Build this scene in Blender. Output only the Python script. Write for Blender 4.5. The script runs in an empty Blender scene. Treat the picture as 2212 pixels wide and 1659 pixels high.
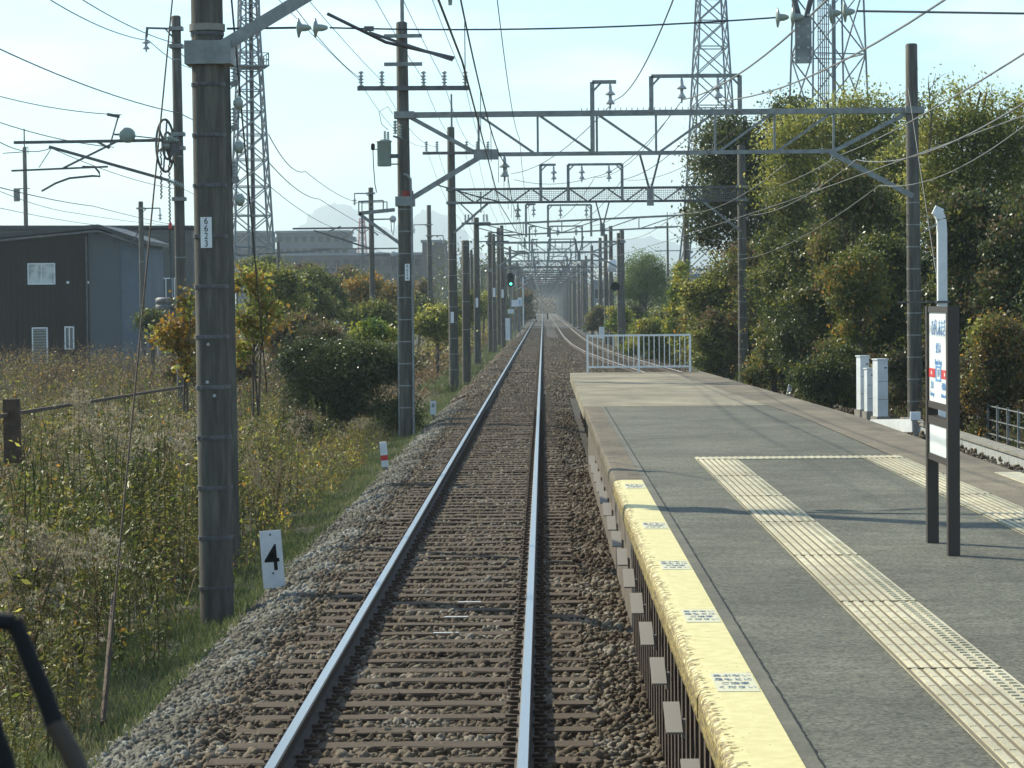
import bpy, math, random
import numpy as np
from mathutils import Vector, Matrix
R = math.radians
SC = bpy.context.scene
COL = SC.collection
# ---------------------------------------------------------------- camera
F, CX, CY = 5700.0, 1106.0, 829.5          # focal length and centre in pixels of a 2212 x 1659 picture
VX, VY = 1173.0, 660.0                     # where the rails meet
ROLL = R(0.5)
CAM = Vector((0, 0, 2.72))
_a = Vector((VX-CX, CY-VY, -F)).normalized()
_z = Vector((-math.sin(ROLL), math.cos(ROLL), 0)); _z = (_z - _a*_z.dot(_a)).normalized()
_x = _a.cross(_z)
M3 = Matrix((_x, _a, _z))                  # camera space -> world space
cam = bpy.data.cameras.new('camera'); camo = bpy.data.objects.new('camera', cam); COL.objects.link(camo)
camo.matrix_world = Matrix.Translation(CAM) @ M3.to_4x4()
cam.sensor_width = 36; cam.lens = 36*F/2212; cam.clip_start = 0.1; cam.clip_end = 20000
cam.dof.use_dof = True; cam.dof.focus_distance = 42; cam.dof.aperture_fstop = 30
SC.camera = camo
def ray(px, py): return M3 @ Vector((px-CX, CY-py, -F))
def at(px, py, Y): d = ray(px, py); return CAM + d*(Y/d.y)
def gnd(px, py, z): d = ray(px, py); return CAM + d*((z-CAM.z)/d.z)
# ---------------------------------------------------------------- sky and sun
SUN_EL, SUN_AZ = R(36), R(40)              # azimuth: from straight left (-X) towards straight ahead (+Y)
sd = Vector((-math.cos(SUN_EL)*math.cos(SUN_AZ), math.cos(SUN_EL)*math.sin(SUN_AZ), math.sin(SUN_EL)))
W = bpy.data.worlds.new('World'); SC.world = W; W.use_nodes = True
nt = W.node_tree; N = nt.nodes; L = nt.links
bg = N['Background']
sky = N.new('ShaderNodeTexSky'); sky.sky_type = 'NISHITA'; sky.sun_disc = False
sky.sun_elevation = SUN_EL; sky.sun_rotation = math.atan2(sd.x, sd.y); sky.air_density = 1.0; sky.dust_density = 0.3; sky.ozone_density = 2.0
tc = N.new('ShaderNodeTexCoord'); mp = N.new('ShaderNodeMapping'); mp.inputs['Scale'].default_value = (7, 7, 22)
ns = N.new('ShaderNodeTexNoise'); ns.inputs['Scale'].default_value = 1.3; ns.inputs['Detail'].default_value = 5; ns.inputs['Roughness'].default_value = .5
rp = N.new('ShaderNodeValToRGB'); rp.color_ramp.elements[0].position = .48; rp.color_ramp.elements[1].position = .72
rp.color_ramp.elements[1].color = (.75, .75, .75, 1)
mx = N.new('ShaderNodeMix'); mx.data_type = 'RGBA'
mx.inputs['B'].default_value = (10.5, 9.2, 9.0, 1)
L.new(tc.outputs['Generated'], mp.inputs[0]); L.new(mp.outputs[0], ns.inputs['Vector']); L.new(ns.outputs['Fac'], rp.inputs[0])
L.new(rp.outputs[0], mx.inputs['Factor']); L.new(sky.outputs[0], mx.inputs['A']); 
tn = N.new('ShaderNodeMix'); tn.data_type = 'RGBA'; tn.blend_type = 'MULTIPLY'; tn.inputs['Factor'].default_value = 1; tn.inputs['B'].default_value = (.74, .94, 1.0, 1)
L.new(mx.outputs['Result'], tn.inputs['A']); L.new(tn.outputs['Result'], bg.inputs[0])
bg.inputs[1].default_value = 0.115
sl = bpy.data.lights.new('sun', 'SUN'); sl.energy = 4.0; sl.angle = R(0.5); sl.color = (1, .94, .73)
so = bpy.data.objects.new('sun', sl); COL.objects.link(so); so.rotation_euler = sd.to_track_quat('Z', 'Y').to_euler()
vs = SC.view_settings; vs.view_transform = 'Standard'; vs.look = 'None'; vs.gamma = 1; vs.use_curve_mapping = False
vs.exposure = 0.8
HAZE = 0.00026
# ---------------------------------------------------------------- helpers
rnd = random.Random(7); rng = np.random.default_rng(7)
class MB:
    def __init__(s): s.v = []; s.f = []; s.sm = []; s.mi = 0; s.ml = []
    def add(s, vs, fs, smooth=False):
        o = len(s.v); s.v += [tuple(p) for p in vs]; s.f += [tuple(i+o for i in f) for f in fs]; s.sm += [smooth]*len(fs); s.ml += [s.mi]*len(fs); return s
    def box(s, c, d, rot=None):
        vs = [Vector((x*d[0]/2, y*d[1]/2, z*d[2]/2)) for x in (-1,1) for y in (-1,1) for z in (-1,1)]
        if rot is not None: vs = [rot @ p for p in vs]
        c = Vector(c); vs = [p+c for p in vs]
        return s.add(vs, [(0,1,3,2),(4,6,7,5),(0,4,5,1),(2,3,7,6),(0,2,6,4),(1,5,7,3)])
    def bar(s, p, q, w, h=None, up=(0,0,1)):
        p, q = Vector(p), Vector(q); h = h or w; d = (q-p); l = d.length
        if l < 1e-6: return s
        d /= l; u = Vector(up)
        if abs(d.dot(u)) > .99: u = Vector((0,1,0))
        a = d.cross(u).normalized(); b = a.cross(d)
        vs = []
        for e in (p, q):
            for i, j in ((-1,-1),(1,-1),(1,1),(-1,1)): vs.append(e + a*(i*w/2) + b*(j*h/2))
        return s.add(vs, [(0,1,2,3),(7,6,5,4),(0,4,5,1),(1,5,6,2),(2,6,7,3),(3,7,4,0)])
    def tube(s, pts, r, n=6, r2=None, cap=True):
        pts = [Vector(p) for p in pts]; k = len(pts); o = []
        prev = None
        for i, p in enumerate(pts):
            d = (pts[min(i+1,k-1)] - pts[max(i-1,0)]).normalized()
            if prev is None:
                a = d.cross(Vector((0,0,1)));
                if a.length < .05: a = d.cross(Vector((0,1,0)))
                a.normalize()
            else: a = (prev - d*prev.dot(d)).normalized()
            prev = a; b = d.cross(a)
            rr = r if r2 is None else r + (r2-r)*i/(k-1)
            for j in range(n):
                t = 2*math.pi*j/n; o.append(p + a*(math.cos(t)*rr) + b*(math.sin(t)*rr))
        fs = [(i*n+j, i*n+(j+1)%n, (i+1)*n+(j+1)%n, (i+1)*n+j) for i in range(k-1) for j in range(n)]
        s.add(o, fs, n > 5)
        if cap: s.add(o[:n], [tuple(range(n))[::-1]]); s.add(o[-n:], [tuple(range(n))])
        return s
    def lathe(s, prof, c=(0,0,0), axis=(0,0,1), n=16, smooth=True):
        c = Vector(c); ax = Vector(axis).normalized(); q = Vector((0,0,1)).rotation_difference(ax)
        o = []
        for r, z in prof:
            for j in range(n):
                t = 2*math.pi*j/n; o.append(c + q @ Vector((r*math.cos(t), r*math.sin(t), z)))
        k = len(prof)
        fs = [(i*n+j, i*n+(j+1)%n, (i+1)*n+(j+1)%n, (i+1)*n+j) for i in range(k-1) for j in range(n)]
        s.add(o, fs, smooth)
        s.add(o[:n], [tuple(range(n))[::-1]]); s.add(o[-n:], [tuple(range(n))])
        return s
    def prism(s, poly, y0, y1):                     # polygon in X,Z pushed along Y
        n = len(poly); vs = [(x,y0,z) for x,z in poly] + [(x,y1,z) for x,z in poly]
        return s.add(vs, [tuple(range(n)), tuple(range(2*n-1,n-1,-1))] + [(i+n, (i+1)%n+n, (i+1)%n, i) for i in range(n)])
    def build(s, name, mat, parent=None, **k):
        me = bpy.data.meshes.new(name); me.from_pydata(s.v, [], s.f)
        for q in (mat if isinstance(mat, (list, tuple)) else [mat]): me.materials.append(q)
        if any(s.ml): me.polygons.foreach_set('material_index', s.ml)
        me.polygons.foreach_set('use_smooth', s.sm); me.update()
        return link(name, me, parent, **k)
def link(name, me, parent=None, label=None, cat=None, group=None, kind=None, loc=None):
    o = bpy.data.objects.new(name, me); COL.objects.link(o)
    if parent: o.parent = parent
    if loc is not None: o.location = loc
    return tag(o, label, cat, group, kind)
def tag(o, label=None, cat=None, group=None, kind=None):
    if label: o['label'] = label
    if cat: o['category'] = cat
    if group: o['group'] = group
    if kind: o['kind'] = kind
    return o
def thing(name, label, cat, loc=(0,0,0), group=None, rz=0):
    o = link(name, None, None, label, cat, group, loc=loc); o.rotation_euler = (0,0,rz); return o
def dup(root, loc, label=None, group=None, rz=0, scale=None):
    r = root.copy(); COL.objects.link(r); r.location = loc; r.rotation_euler = (r.rotation_euler[0], r.rotation_euler[1], rz)
    if scale: r.scale = scale
    if label: r['label'] = label
    if group: r['group'] = group
    for ch in root.children:
        c = ch.copy(); COL.objects.link(c); c.parent = r
        for g in ch.children:
            d = g.copy(); COL.objects.link(d); d.parent = c
    return r
def npmesh(name, verts, faces, mat, parent=None, smooth=False, **k):   # verts (n,3), faces (m,3 or 4)
    me = bpy.data.meshes.new(name); nv, (nf, c) = len(verts), faces.shape
    me.vertices.add(nv); me.vertices.foreach_set('co', np.asarray(verts, np.float32).ravel())
    me.loops.add(nf*c); me.loops.foreach_set('vertex_index', faces.astype(np.int32).ravel())
    me.polygons.add(nf); me.polygons.foreach_set('loop_start', np.arange(0, nf*c, c, dtype=np.int32))
    me.polygons.foreach_set('loop_total', np.full(nf, c, np.int32))
    if smooth: me.polygons.foreach_set('use_smooth', np.ones(nf, bool))
    me.materials.append(mat); me.update(calc_edges=True)
    return link(name, me, parent, **k)
# ---------------------------------------------------------------- materials
def mat(name, base, rough=.7, metal=0, spec=.5, ramp=None, scale=4, stretch=(1,1,1), bump=0, bscale=40, detail=6, dist=.02, speck=0, sscale=60):
    m = bpy.data.materials.new(name); m.use_nodes = True; t = m.node_tree; b = t.nodes['Principled BSDF']
    b.inputs['Base Color'].default_value = (*base, 1); b.inputs['Roughness'].default_value = rough; b.inputs['Metallic'].default_value = metal
    b.inputs['Specular IOR Level'].default_value = spec
    if ramp or bump:
        c = t.nodes.new('ShaderNodeTexCoord'); mpn = t.nodes.new('ShaderNodeMapping'); mpn.inputs['Scale'].default_value = stretch
        t.links.new(c.outputs['Object'], mpn.inputs[0])
    if ramp:
        n = t.nodes.new('ShaderNodeTexNoise'); n.inputs['Scale'].default_value = scale; n.inputs['Detail'].default_value = detail; n.inputs['Roughness'].default_value = .65
        r = t.nodes.new('ShaderNodeValToRGB'); e = r.color_ramp.elements
        e[0].position = ramp[0][0]; e[0].color = (*ramp[0][1], 1); e[1].position = ramp[-1][0]; e[1].color = (*ramp[-1][1], 1)
        for p, cc in ramp[1:-1]: x = e.new(p); x.color = (*cc, 1)
        t.links.new(mpn.outputs[0], n.inputs['Vector']); t.links.new(n.outputs['Fac'], r.inputs[0]); t.links.new(r.outputs[0], b.inputs['Base Color'])
    if speck:
        n4 = t.nodes.new('ShaderNodeTexNoise'); n4.inputs['Scale'].default_value = sscale; n4.inputs['Detail'].default_value = 2
        r4 = t.nodes.new('ShaderNodeMapRange'); r4.inputs['From Min'].default_value = .32; r4.inputs['From Max'].default_value = .68; r4.inputs['To Min'].default_value = 1-speck; r4.inputs['To Max'].default_value = 1+speck
        n5 = t.nodes.new('ShaderNodeTexNoise'); n5.inputs['Scale'].default_value = .55; n5.inputs['Detail'].default_value = 4
        r5 = t.nodes.new('ShaderNodeMapRange'); r5.inputs['From Min'].default_value = .35; r5.inputs['From Max'].default_value = .65; r5.inputs['To Min'].default_value = .74; r5.inputs['To Max'].default_value = 1.2
        m4 = t.nodes.new('ShaderNodeMath'); m4.operation = 'MULTIPLY'; vm = t.nodes.new('ShaderNodeVectorMath'); vm.operation = 'SCALE'
        t.links.new(c.outputs['Object'], n4.inputs['Vector']); t.links.new(c.outputs['Object'], n5.inputs['Vector']); t.links.new(n4.outputs['Fac'], r4.inputs[0]); t.links.new(n5.outputs['Fac'], r5.inputs[0])
        t.links.new(r4.outputs[0], m4.inputs[0]); t.links.new(r5.outputs[0], m4.inputs[1]); t.links.new(r.outputs[0], vm.inputs[0]); t.links.new(m4.outputs[0], vm.inputs['Scale']); t.links.new(vm.outputs[0], b.inputs['Base Color'])
    if bump:
        n2 = t.nodes.new('ShaderNodeTexNoise'); n2.inputs['Scale'].default_value = bscale; n2.inputs['Detail'].default_value = 5
        bu = t.nodes.new('ShaderNodeBump'); bu.inputs['Strength'].default_value = bump; bu.inputs['Distance'].default_value = dist
        t.links.new(mpn.outputs[0], n2.inputs['Vector']); t.links.new(n2.outputs['Fac'], bu.inputs['Height']); t.links.new(bu.outputs[0], b.inputs['Normal'])
    return m
def leafmat(name, cols, rough=.45, trans=.35, spec=.5):
    m = bpy.data.materials.new(name); m.use_nodes = True; t = m.node_tree; b = t.nodes['Principled BSDF']; out = t.nodes['Material Output']
    g = t.nodes.new('ShaderNodeNewGeometry'); r = t.nodes.new('ShaderNodeValToRGB'); e = r.color_ramp.elements; r.color_ramp.interpolation = 'CONSTANT' if len(cols) > 6 else 'LINEAR'
    n = len(cols); e[0].position = 0; e[0].color = (*cols[0], 1); e[1].position = 1; e[1].color = (*cols[-1], 1)
    for i in range(1, n-1): x = e.new(i/(n-1)); x.color = (*cols[i], 1)
    c = t.nodes.new('ShaderNodeTexCoord'); nz = t.nodes.new('ShaderNodeTexNoise'); nz.inputs['Scale'].default_value = .9; nz.inputs['Detail'].default_value = 2
    ma = t.nodes.new('ShaderNodeMath'); ma.operation = 'MULTIPLY_ADD'; ma.inputs[1].default_value = .5
    mb = t.nodes.new('ShaderNodeMath'); mb.operation = 'MULTIPLY_ADD'; mb.inputs[1].default_value = 1.9; mb.inputs[2].default_value = -.62
    t.links.new(c.outputs['Object'], nz.inputs['Vector']); t.links.new(nz.outputs['Fac'], mb.inputs[0])
    t.links.new(g.outputs['Random Per Island'], ma.inputs[0]); t.links.new(mb.outputs[0], ma.inputs[2]); t.links.new(ma.outputs[0], r.inputs[0])
    t.links.new(r.outputs[0], b.inputs['Base Color']); b.inputs['Roughness'].default_value = rough; b.inputs['Specular IOR Level'].default_value = spec
    if trans:
        tr = t.nodes.new('ShaderNodeBsdfTranslucent'); mxs = t.nodes.new('ShaderNodeMixShader'); mxs.inputs[0].default_value = trans
        t.links.new(r.outputs[0], tr.inputs[0]); t.links.new(b.outputs[0], mxs.inputs[1]); t.links.new(tr.outputs[0], mxs.inputs[2]); t.links.new(mxs.outputs[0], out.inputs[0])
    return m
K = {}
K['concrete'] = mat('pole_concrete', (.2,.19,.17), .85, ramp=[(.3,(.05,.045,.036)),(.5,(.085,.077,.062)),(.72,(.15,.135,.11))], scale=3.5, stretch=(3,3,.35), bump=.3, bscale=60)
K['slab'] = mat('concrete_slab', (.3,.28,.24), .85, ramp=[(.3,(.17,.155,.13)),(.55,(.26,.24,.20)),(.75,(.34,.32,.27))], scale=3, bump=.3, bscale=80)
K['tan'] = mat('tan_concrete', (.3,.26,.19), .85, ramp=[(.28,(.15,.125,.08)),(.5,(.23,.195,.13)),(.75,(.29,.25,.17))], scale=1.6, stretch=(1,.5,1), bump=.35, bscale=90, speck=.25, sscale=50)
K['steel'] = mat('galvanised_steel', (.30,.32,.34), .55, .2, ramp=[(.3,(.15,.155,.15)),(.6,(.25,.26,.25)),(.8,(.33,.335,.32))], scale=5)
K['dsteel'] = mat('weathered_dark_steel', (.12,.12,.12), .6, .3, ramp=[(.3,(.07,.065,.06)),(.6,(.13,.13,.135)),(.8,(.2,.2,.21))], scale=6)
K['rust'] = mat('rusty_steel', (.1,.06,.04), .85, .1, ramp=[(.3,(.04,.028,.02)),(.6,(.09,.055,.035)),(.8,(.14,.08,.045))], scale=8, bump=.3)
K['railside'] = mat('rail_side_rust', (.06,.042,.03), .8, .1, ramp=[(.3,(.03,.022,.018)),(.7,(.08,.052,.036))], scale=9)
K['railtop'] = mat('polished_rail_head', (.50,.49,.47), .36, 1.0)
K['railtop2'] = mat('dull_rail_head', (.35,.28,.22), .45, .7)
K['wood'] = mat('sleeper_wood', (.12,.09,.065), .9, ramp=[(.3,(.038,.023,.013)),(.55,(.078,.050,.029)),(.78,(.125,.086,.054))], scale=9, stretch=(.5,6,6), bump=.5, bscale=30)
K['stone'] = leafmat('ballast_stone', [(.030,.019,.011),(.064,.043,.026),(.10,.070,.043),(.125,.095,.062),(.22,.19,.15)], .85, 0, .3)
K['stone2'] = leafmat('cleaner_ballast_stone', [(.028,.024,.017),(.055,.047,.034),(.085,.076,.058),(.12,.112,.09),(.22,.215,.19)], .8, 0, .3)
K['bed'] = mat('ballast_bed', (.1,.085,.07), .95, ramp=[(.35,(.015,.012,.009)),(.5,(.055,.042,.030)),(.65,(.115,.095,.072))], scale=11, detail=8, bump=1, bscale=16, dist=.08)
K['asphalt'] = mat('platform_asphalt', (.1,.1,.095), .9, ramp=[(.25,(.072,.069,.048)),(.5,(.102,.098,.072)),(.75,(.138,.131,.098))], scale=3.2, stretch=(.7,1.2,1), detail=9, bump=.8, bscale=70, dist=.012, speck=.55, sscale=45)
K['tactile'] = mat('tactile_paving', (.52,.46,.30), .7, ramp=[(.3,(.40,.35,.23)),(.6,(.52,.47,.33)),(.8,(.60,.55,.40))], scale=2.5, bump=.2, bscale=60, speck=.10, sscale=40)
K['white'] = mat('white_paint', (.72,.74,.74), .5, ramp=[(.3,(.6,.62,.62)),(.6,(.74,.76,.76))], scale=3)
K['black'] = mat('black_paint', (.012,.012,.013), .75, 0, .2)
K['brown'] = mat('dark_brown_frame', (.045,.032,.027), .45, .2)
K['red'] = mat('red_paint', (.55,.03,.03), .5)
K['blue'] = mat('blue_letter', (.12,.30,.58), .5)
K['porc'] = mat('porcelain', (.38,.40,.40), .25)
K['porcg'] = mat('grey_green_porcelain', (.30,.34,.30), .3)
K['brownporc'] = mat('brown_porcelain', (.13,.07,.045), .3)
K['green'] = mat('transformer_green', (.22,.27,.23), .45)
K['wire'] = mat('overhead_wire', (.06,.065,.07), .6, .3)
K['copper'] = mat('copper_wire', (.10,.085,.07), .45, .6)
K['pale'] = mat('pale_wire', (.17,.165,.15), .5, .3)
K['soil'] = mat('soil', (.06,.05,.03), .95, ramp=[(.3,(.03,.026,.016)),(.5,(.06,.055,.028)),(.7,(.09,.078,.045))], scale=2.5, detail=8, bump=.6, bscale=10, dist=.1)
K['bark'] = mat('bark', (.08,.06,.045), .9, ramp=[(.3,(.04,.03,.022)),(.7,(.12,.095,.07))], scale=8, stretch=(3,3,.6))
K['glass'] = mat('window_glass', (.08,.10,.11), .08, 0, .8)
# foliage
K['lf_dark'] = leafmat('evergreen_leaves', [(.020,.030,.009),(.042,.058,.015),(.080,.098,.024),(.15,.155,.036)], .40, .35, .5)
K['lf_mid'] = leafmat('olive_leaves', [(.040,.056,.014),(.085,.108,.022),(.155,.168,.035),(.27,.25,.05)], .5, .45)
K['lf_yel'] = leafmat('yellowing_leaves', [(.09,.115,.024),(.20,.225,.042),(.36,.35,.07),(.52,.46,.11)], .5, .55)
K['lf_gold'] = leafmat('golden_leaves', [(.08,.06,.018),(.20,.14,.03),(.38,.22,.04),(.55,.26,.035)], .45, .45)
K['lf_brown'] = leafmat('dry_leaves', [(.045,.030,.016),(.10,.065,.032),(.19,.12,.06),(.30,.19,.09)], .7, .35)
K['lf_ivy'] = leafmat('ivy_leaves', [(0.045,0.105,0.018),(0.120,0.195,0.030),(0.330,0.330,0.045),(0.600,0.450,0.045)], .4, .45)
K['lf_pine'] = leafmat('feathery_green_leaves', [(0.045,0.090,0.022),(0.090,0.150,0.030),(0.150,0.210,0.045),(0.210,0.270,0.068)], .5, .4)
K['grass'] = leafmat('green_grass_blades', [(.05,.075,.025),(.08,.11,.035),(.12,.145,.055),(.21,.20,.10)], .6, .4)
K['weed'] = leafmat('weed_leaves', [(.035,.042,.010),(.09,.095,.018),(.19,.18,.035),(.36,.31,.06)], .6, .5)
K['twig'] = leafmat('brown_twigs', [(.03,.022,.014),(.06,.042,.026),(.11,.08,.05),(.20,.15,.10)], .8, .2)
K['dry'] = leafmat('dry_stems', [(0.105,0.075,0.045),(0.195,0.143,0.083),(0.300,0.225,0.135),(0.450,0.345,0.225)], .7, .3)
K['plume'] = leafmat('seed_plume', [(.15,.12,.065),(.25,.205,.125),(.36,.31,.21),(.50,.45,.34)], .8, .4)
# ---------------------------------------------------------------- ground
def zg(x):                                   # height of the bare ground across the line
    xs = [-60,-14,-7,-5,-3.7,-3.15,5,9,13,30,80]; zs = [-1.3,-1.25,-1.15,-.95,-.62,-.56,-.56,-.45,-.1,.3,.3]
    return float(np.interp(x, xs, zs))
gx = [-3500,-600,-60,-30,-14,-10,-7,-6,-5,-4.3,-3.7,-3.15,-2,0,5,7,9,11,13,20,30,80,600,3500]
gy = [-200,-20,0,10,20,30,45,60,80,110,150,200,300,450,700,1200,2500,4200,7000]
V = [(x, y, zg(x) + (0 if -3.9 < x < 9 or abs(x) > 40 else .12*math.sin(y*.23+x*1.7)*math.cos(x*.8))) for y in gy for x in gx]
nx = len(gx)
MB().add(V, [(j*nx+i, j*nx+i+1, (j+1)*nx+i+1, (j+1)*nx+i) for j in range(len(gy)-1) for i in range(nx-1)], True).build('ground', K['soil'], kind='structure')
# track centre of the second line (a curve that joins the main line's side)
TC = -0.893
def x2(y): return float(np.interp(y, [0, 42, 69, 90, 105, 120, 135, 155, 185, 230, 4000], [6.65, 6.62, 5.9, 5.35, 4.9, 4.3, 3.8, 3.2, 2.75, 2.55, 2.55]))
# ballast beds
def bedz(x):
    return float(np.interp(x, [-3.35,-3.0,-2.55,-2.1,-1.0,.3,.8,1.2], [-.60,-.40,-.21,-.19,-.19,-.195,-.26,-.3]))
bx = [-3.35,-3.0,-2.75,-2.55,-2.3,-2.1,-1.5,-1.0,-.5,0,.3,.6,.85,1.2]
by = list(range(0, 100, 4)) + list(range(100, 400, 20)) + [450,550,700,1000,1500]
V = [(x, y, bedz(x)) for y in by for x in bx]; nx = len(bx)
MB().add(V, [(j*nx+i, j*nx+i+1, (j+1)*nx+i+1, (j+1)*nx+i) for j in range(len(by)-1) for i in range(nx-1)], True).build('ballast_bed', K['bed'], kind='structure')
by2 = [0,20,42,55,69,80,90,100,105,112,120,128,135,145,155,170,185,205,230,300,500,1000,1500]
V = []
for y in by2:
    c = x2(y)
    for k, (o, z) in enumerate([(-2.3,-.5),(-1.5,-.19),(0,-.175),(1.4,-.18),(2.0,-.3),(2.5,-.5)]):
        xx = c + o
        if k == 0 and y >= 69: xx = 1.25; z = -.30
        if k == 1 and y >= 69: z = -.20; xx = max(xx, 1.3)
        V.append((xx, y, z))
MB().add(V, [(j*6+i, j*6+i+1, (j+1)*6+i+1, (j+1)*6+i) for j in range(len(by2)-1) for i in range(5)], True).build('loop_ballast_bed', K['bed'], kind='structure')
# ---------------------------------------------------------------- tracks
RP = [(-.0325,0),(.0325,0),(.0325,-.034),(.010,-.050),(.009,-.118),(.060,-.138),(.060,-.150),(-.060,-.150),(-.060,-.138),(-.009,-.118),(-.010,-.050),(-.0325,-.034)]
def rail(cx, ys, off, track, topmat):
    m = MB(); n = len(RP); V = []
    for y in ys:
        c = cx(y); e = .5; dx = (cx(y+e)-cx(y-e))/(2*e); l = math.hypot(dx, 1)
        for x, z in RP: V.append((c + (off+x)/l, y - (off+x)*dx/l, z))
    m.add(V, [(j*n+i, (j+1)*n+i, (j+1)*n+(i+1)%n, j*n+(i+1)%n) for j in range(len(ys)-1) for i in range(1, n)]); r = m.build('rail', K['railside'], track)
    m = MB(); V = []
    for y in ys:
        c = cx(y); dx = (cx(y+.5)-cx(y-.5)); l = math.hypot(dx, 1)
        for x, z in ((-.036,-.010),(-.030,.002),(.030,.002),(.036,-.010)): V.append((c + (off+x)/l, y - (off+x)*dx/l, z))
    m.add(V, [(j*4+i, (j+1)*4+i, (j+1)*4+i+1, j*4+i+1) for j in range(len(ys)-1) for i in range(3)]); m.build('rail_head', topmat, r)
tr1 = thing('railway_track', 'straight main railway track with two shiny rails left of the platform', 'railway track', (TC,0,0))
tr2 = thing('railway_track', 'curving side track with rusty rails behind the white fence and right of the platform', 'railway track')
ys = list(np.arange(0, 200, 4.)) + [200,260,340,500,800,1500]
for o in (-.75, .75): rail(lambda y: 0, ys, o, tr1, K['railtop'])
ys2 = list(np.arange(0, 240, 3.)) + [240,300,500,800,1500]
for o in (-.75, .75): rail(x2, ys2, o, tr2, K['railtop2'])
def sl_mesh(sd_):
    r = random.Random(sd_); m = MB(); l = 2.42 + r.uniform(-.05,.05); w = .22 + r.uniform(-.015,.015)
    n = 8; V = []
    for i in range(n+1):
        x = -l/2 + l*i/n
        for yy, zz in ((-w/2,-.30),(-w/2,-.158),(-w/2+.015,-.150),(w/2-.015,-.150),(w/2,-.158),(w/2,-.30)):
            V.append((x, yy + r.uniform(-.006,.006), zz + (r.uniform(-.006,.002) if zz > -.2 else 0)))
    m.add(V, [(i*6+j, (i+1)*6+j, (i+1)*6+j+1, i*6+j+1) for i in range(n) for j in range(5)])
    m.add(V[:6], [(0,1,2,3,4,5)]); m.add(V[-6:], [(5,4,3,2,1,0)])
    me = bpy.data.meshes.new('sleeper'); me.from_pydata(m.v, [], m.f); me.materials.append(K['wood']); return me
slm = [sl_mesh(i) for i in range(8)]
fm = MB(); fm.box((0,0,-.1535),(.30,.15,.008))
for s in (-1, 1):
    fm.box((s*.10, 0, -.140), (.09, .16, .016)); fm.box((s*.075, 0, -.122), (.05, .07, .026)); fm.lathe([(.016,0),(.016,.045),(.010,.05)], (s*.105, 0, -.132), n=6)
    fm.lathe([(.026,0),(.026,.018)], (s*.105, 0, -.132), n=6)
fme = bpy.data.meshes.new('rail_fastener'); fme.from_pydata(fm.v, [], fm.f); fme.materials.append(K['rust'])
SLY = [13.1 + .592*i for i in range(600)]
for i, y in enumerate(SLY[:100]):
    s = link('sleeper', slm[rnd.randrange(8)], tr1, loc=(rnd.uniform(-.03,.03), y + rnd.uniform(-.03,.03), rnd.uniform(-.006,.006))); s.rotation_euler.z = rnd.uniform(-.012,.012)
    if 22 < y < 26.2 and i % 2: MB().box((.12+rnd.uniform(-.1,.1),rnd.uniform(-.05,.05),-.1475),(.22,.035,.004)).build('pale_stain', K['white'], s)
    for o in (-.75, .75): link('rail_fastener', fme, s, loc=(o - s.location.x, 0, 0))
m = MB()
for y in SLY[100:]: m.box((0, y, -.225), (2.42, .22, .15))
m.build('distant_sleeper', K['wood'], tr1, kind='stuff')
m = MB()
for i in range(500):
    y = 20 + .62*i; a = math.atan((x2(y+.5)-x2(y-.5)))
    m.box((x2(y), y, -.225), (2.42, .22, .15), Matrix.Rotation(-a, 3, 'Z'))
m.build('sleeper', K['wood'], tr2, kind='stuff')
# ballast stones
ICO = None
def stones(xs, ys, zs, size, material, name, label=None):
    global ICO
    p = (1+5**.5)/2
    iv = np.array([(-1,p,0),(1,p,0),(-1,-p,0),(1,-p,0),(0,-1,p),(0,1,p),(0,-1,-p),(0,1,-p),(p,0,-1),(p,0,1),(-p,0,-1),(-p,0,1)])/1.902
    jf = np.array([(0,11,5),(0,5,1),(0,1,7),(0,7,10),(0,10,11),(1,5,9),(5,11,4),(11,10,2),(10,7,6),(7,1,8),(3,9,4),(3,4,2),(3,2,6),(3,6,8),(3,8,9),(4,9,5),(2,4,11),(6,2,10),(8,6,7),(9,8,1)])
    n = len(xs); k = len(iv)
    P = iv[None]*(1 + rng.uniform(-.38,.38,(n,k,1))); P = P*(rng.uniform(.55,1.25,(n,1,3))*size[:,None,None])
    q = rng.normal(size=(n,4)); q /= np.linalg.norm(q,axis=1)[:,None]; a,b,c,d = q.T
    Rm = np.stack([1-2*(c*c+d*d),2*(b*c-a*d),2*(b*d+a*c),2*(b*c+a*d),1-2*(b*b+d*d),2*(c*d-a*b),2*(b*d-a*c),2*(c*d+a*b),1-2*(b*b+c*c)],1).reshape(n,3,3)
    P = np.einsum('nij,nkj->nki', Rm, P) + np.stack([xs,ys,zs],1)[:,None,:]
    Fc = (jf[None] + (np.arange(n)*k)[:,None,None]).reshape(-1,3)
    return npmesh(name, P.reshape(-1,3), Fc, material, kind='stuff', label=label, cat=None)
def ballast(n, x0, x1, y0, y1, zf, sz, material, name, skip=True, pw=1.):
    u = rng.uniform(0,1,n); ys = y0*(y1/y0)**u if pw else rng.uniform(y0,y1,n); xs = rng.uniform(x0,x1,n)
    keep = np.ones(n, bool)
    if skip:
        for o in (-.75,.75): keep &= np.abs(xs-(TC+o)) > .115
        ph = np.abs(((ys-13.1)/.592 + .5) % 1 - .5)*.592
        onsl = (ph < .115) & (np.abs(xs-TC) < 1.2) & (rng.uniform(0,1,n) > .10)
        keep &= ~onsl
    xs, ys = xs[keep], ys[keep]; zs = np.array([zf(x) for x in xs]) + rng.uniform(-.02,.022,len(xs))
    s = sz*rng.uniform(.6,1.35,len(xs))
    return stones(xs, ys, zs, s, material, name)
bz = lambda x: bedz(x) + (.0 if x < -2.1 or x > .4 else .0)
ballast(56000, -2.5, .80, 13, 85, bz, .033, K['stone'], 'ballast_stones')
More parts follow.
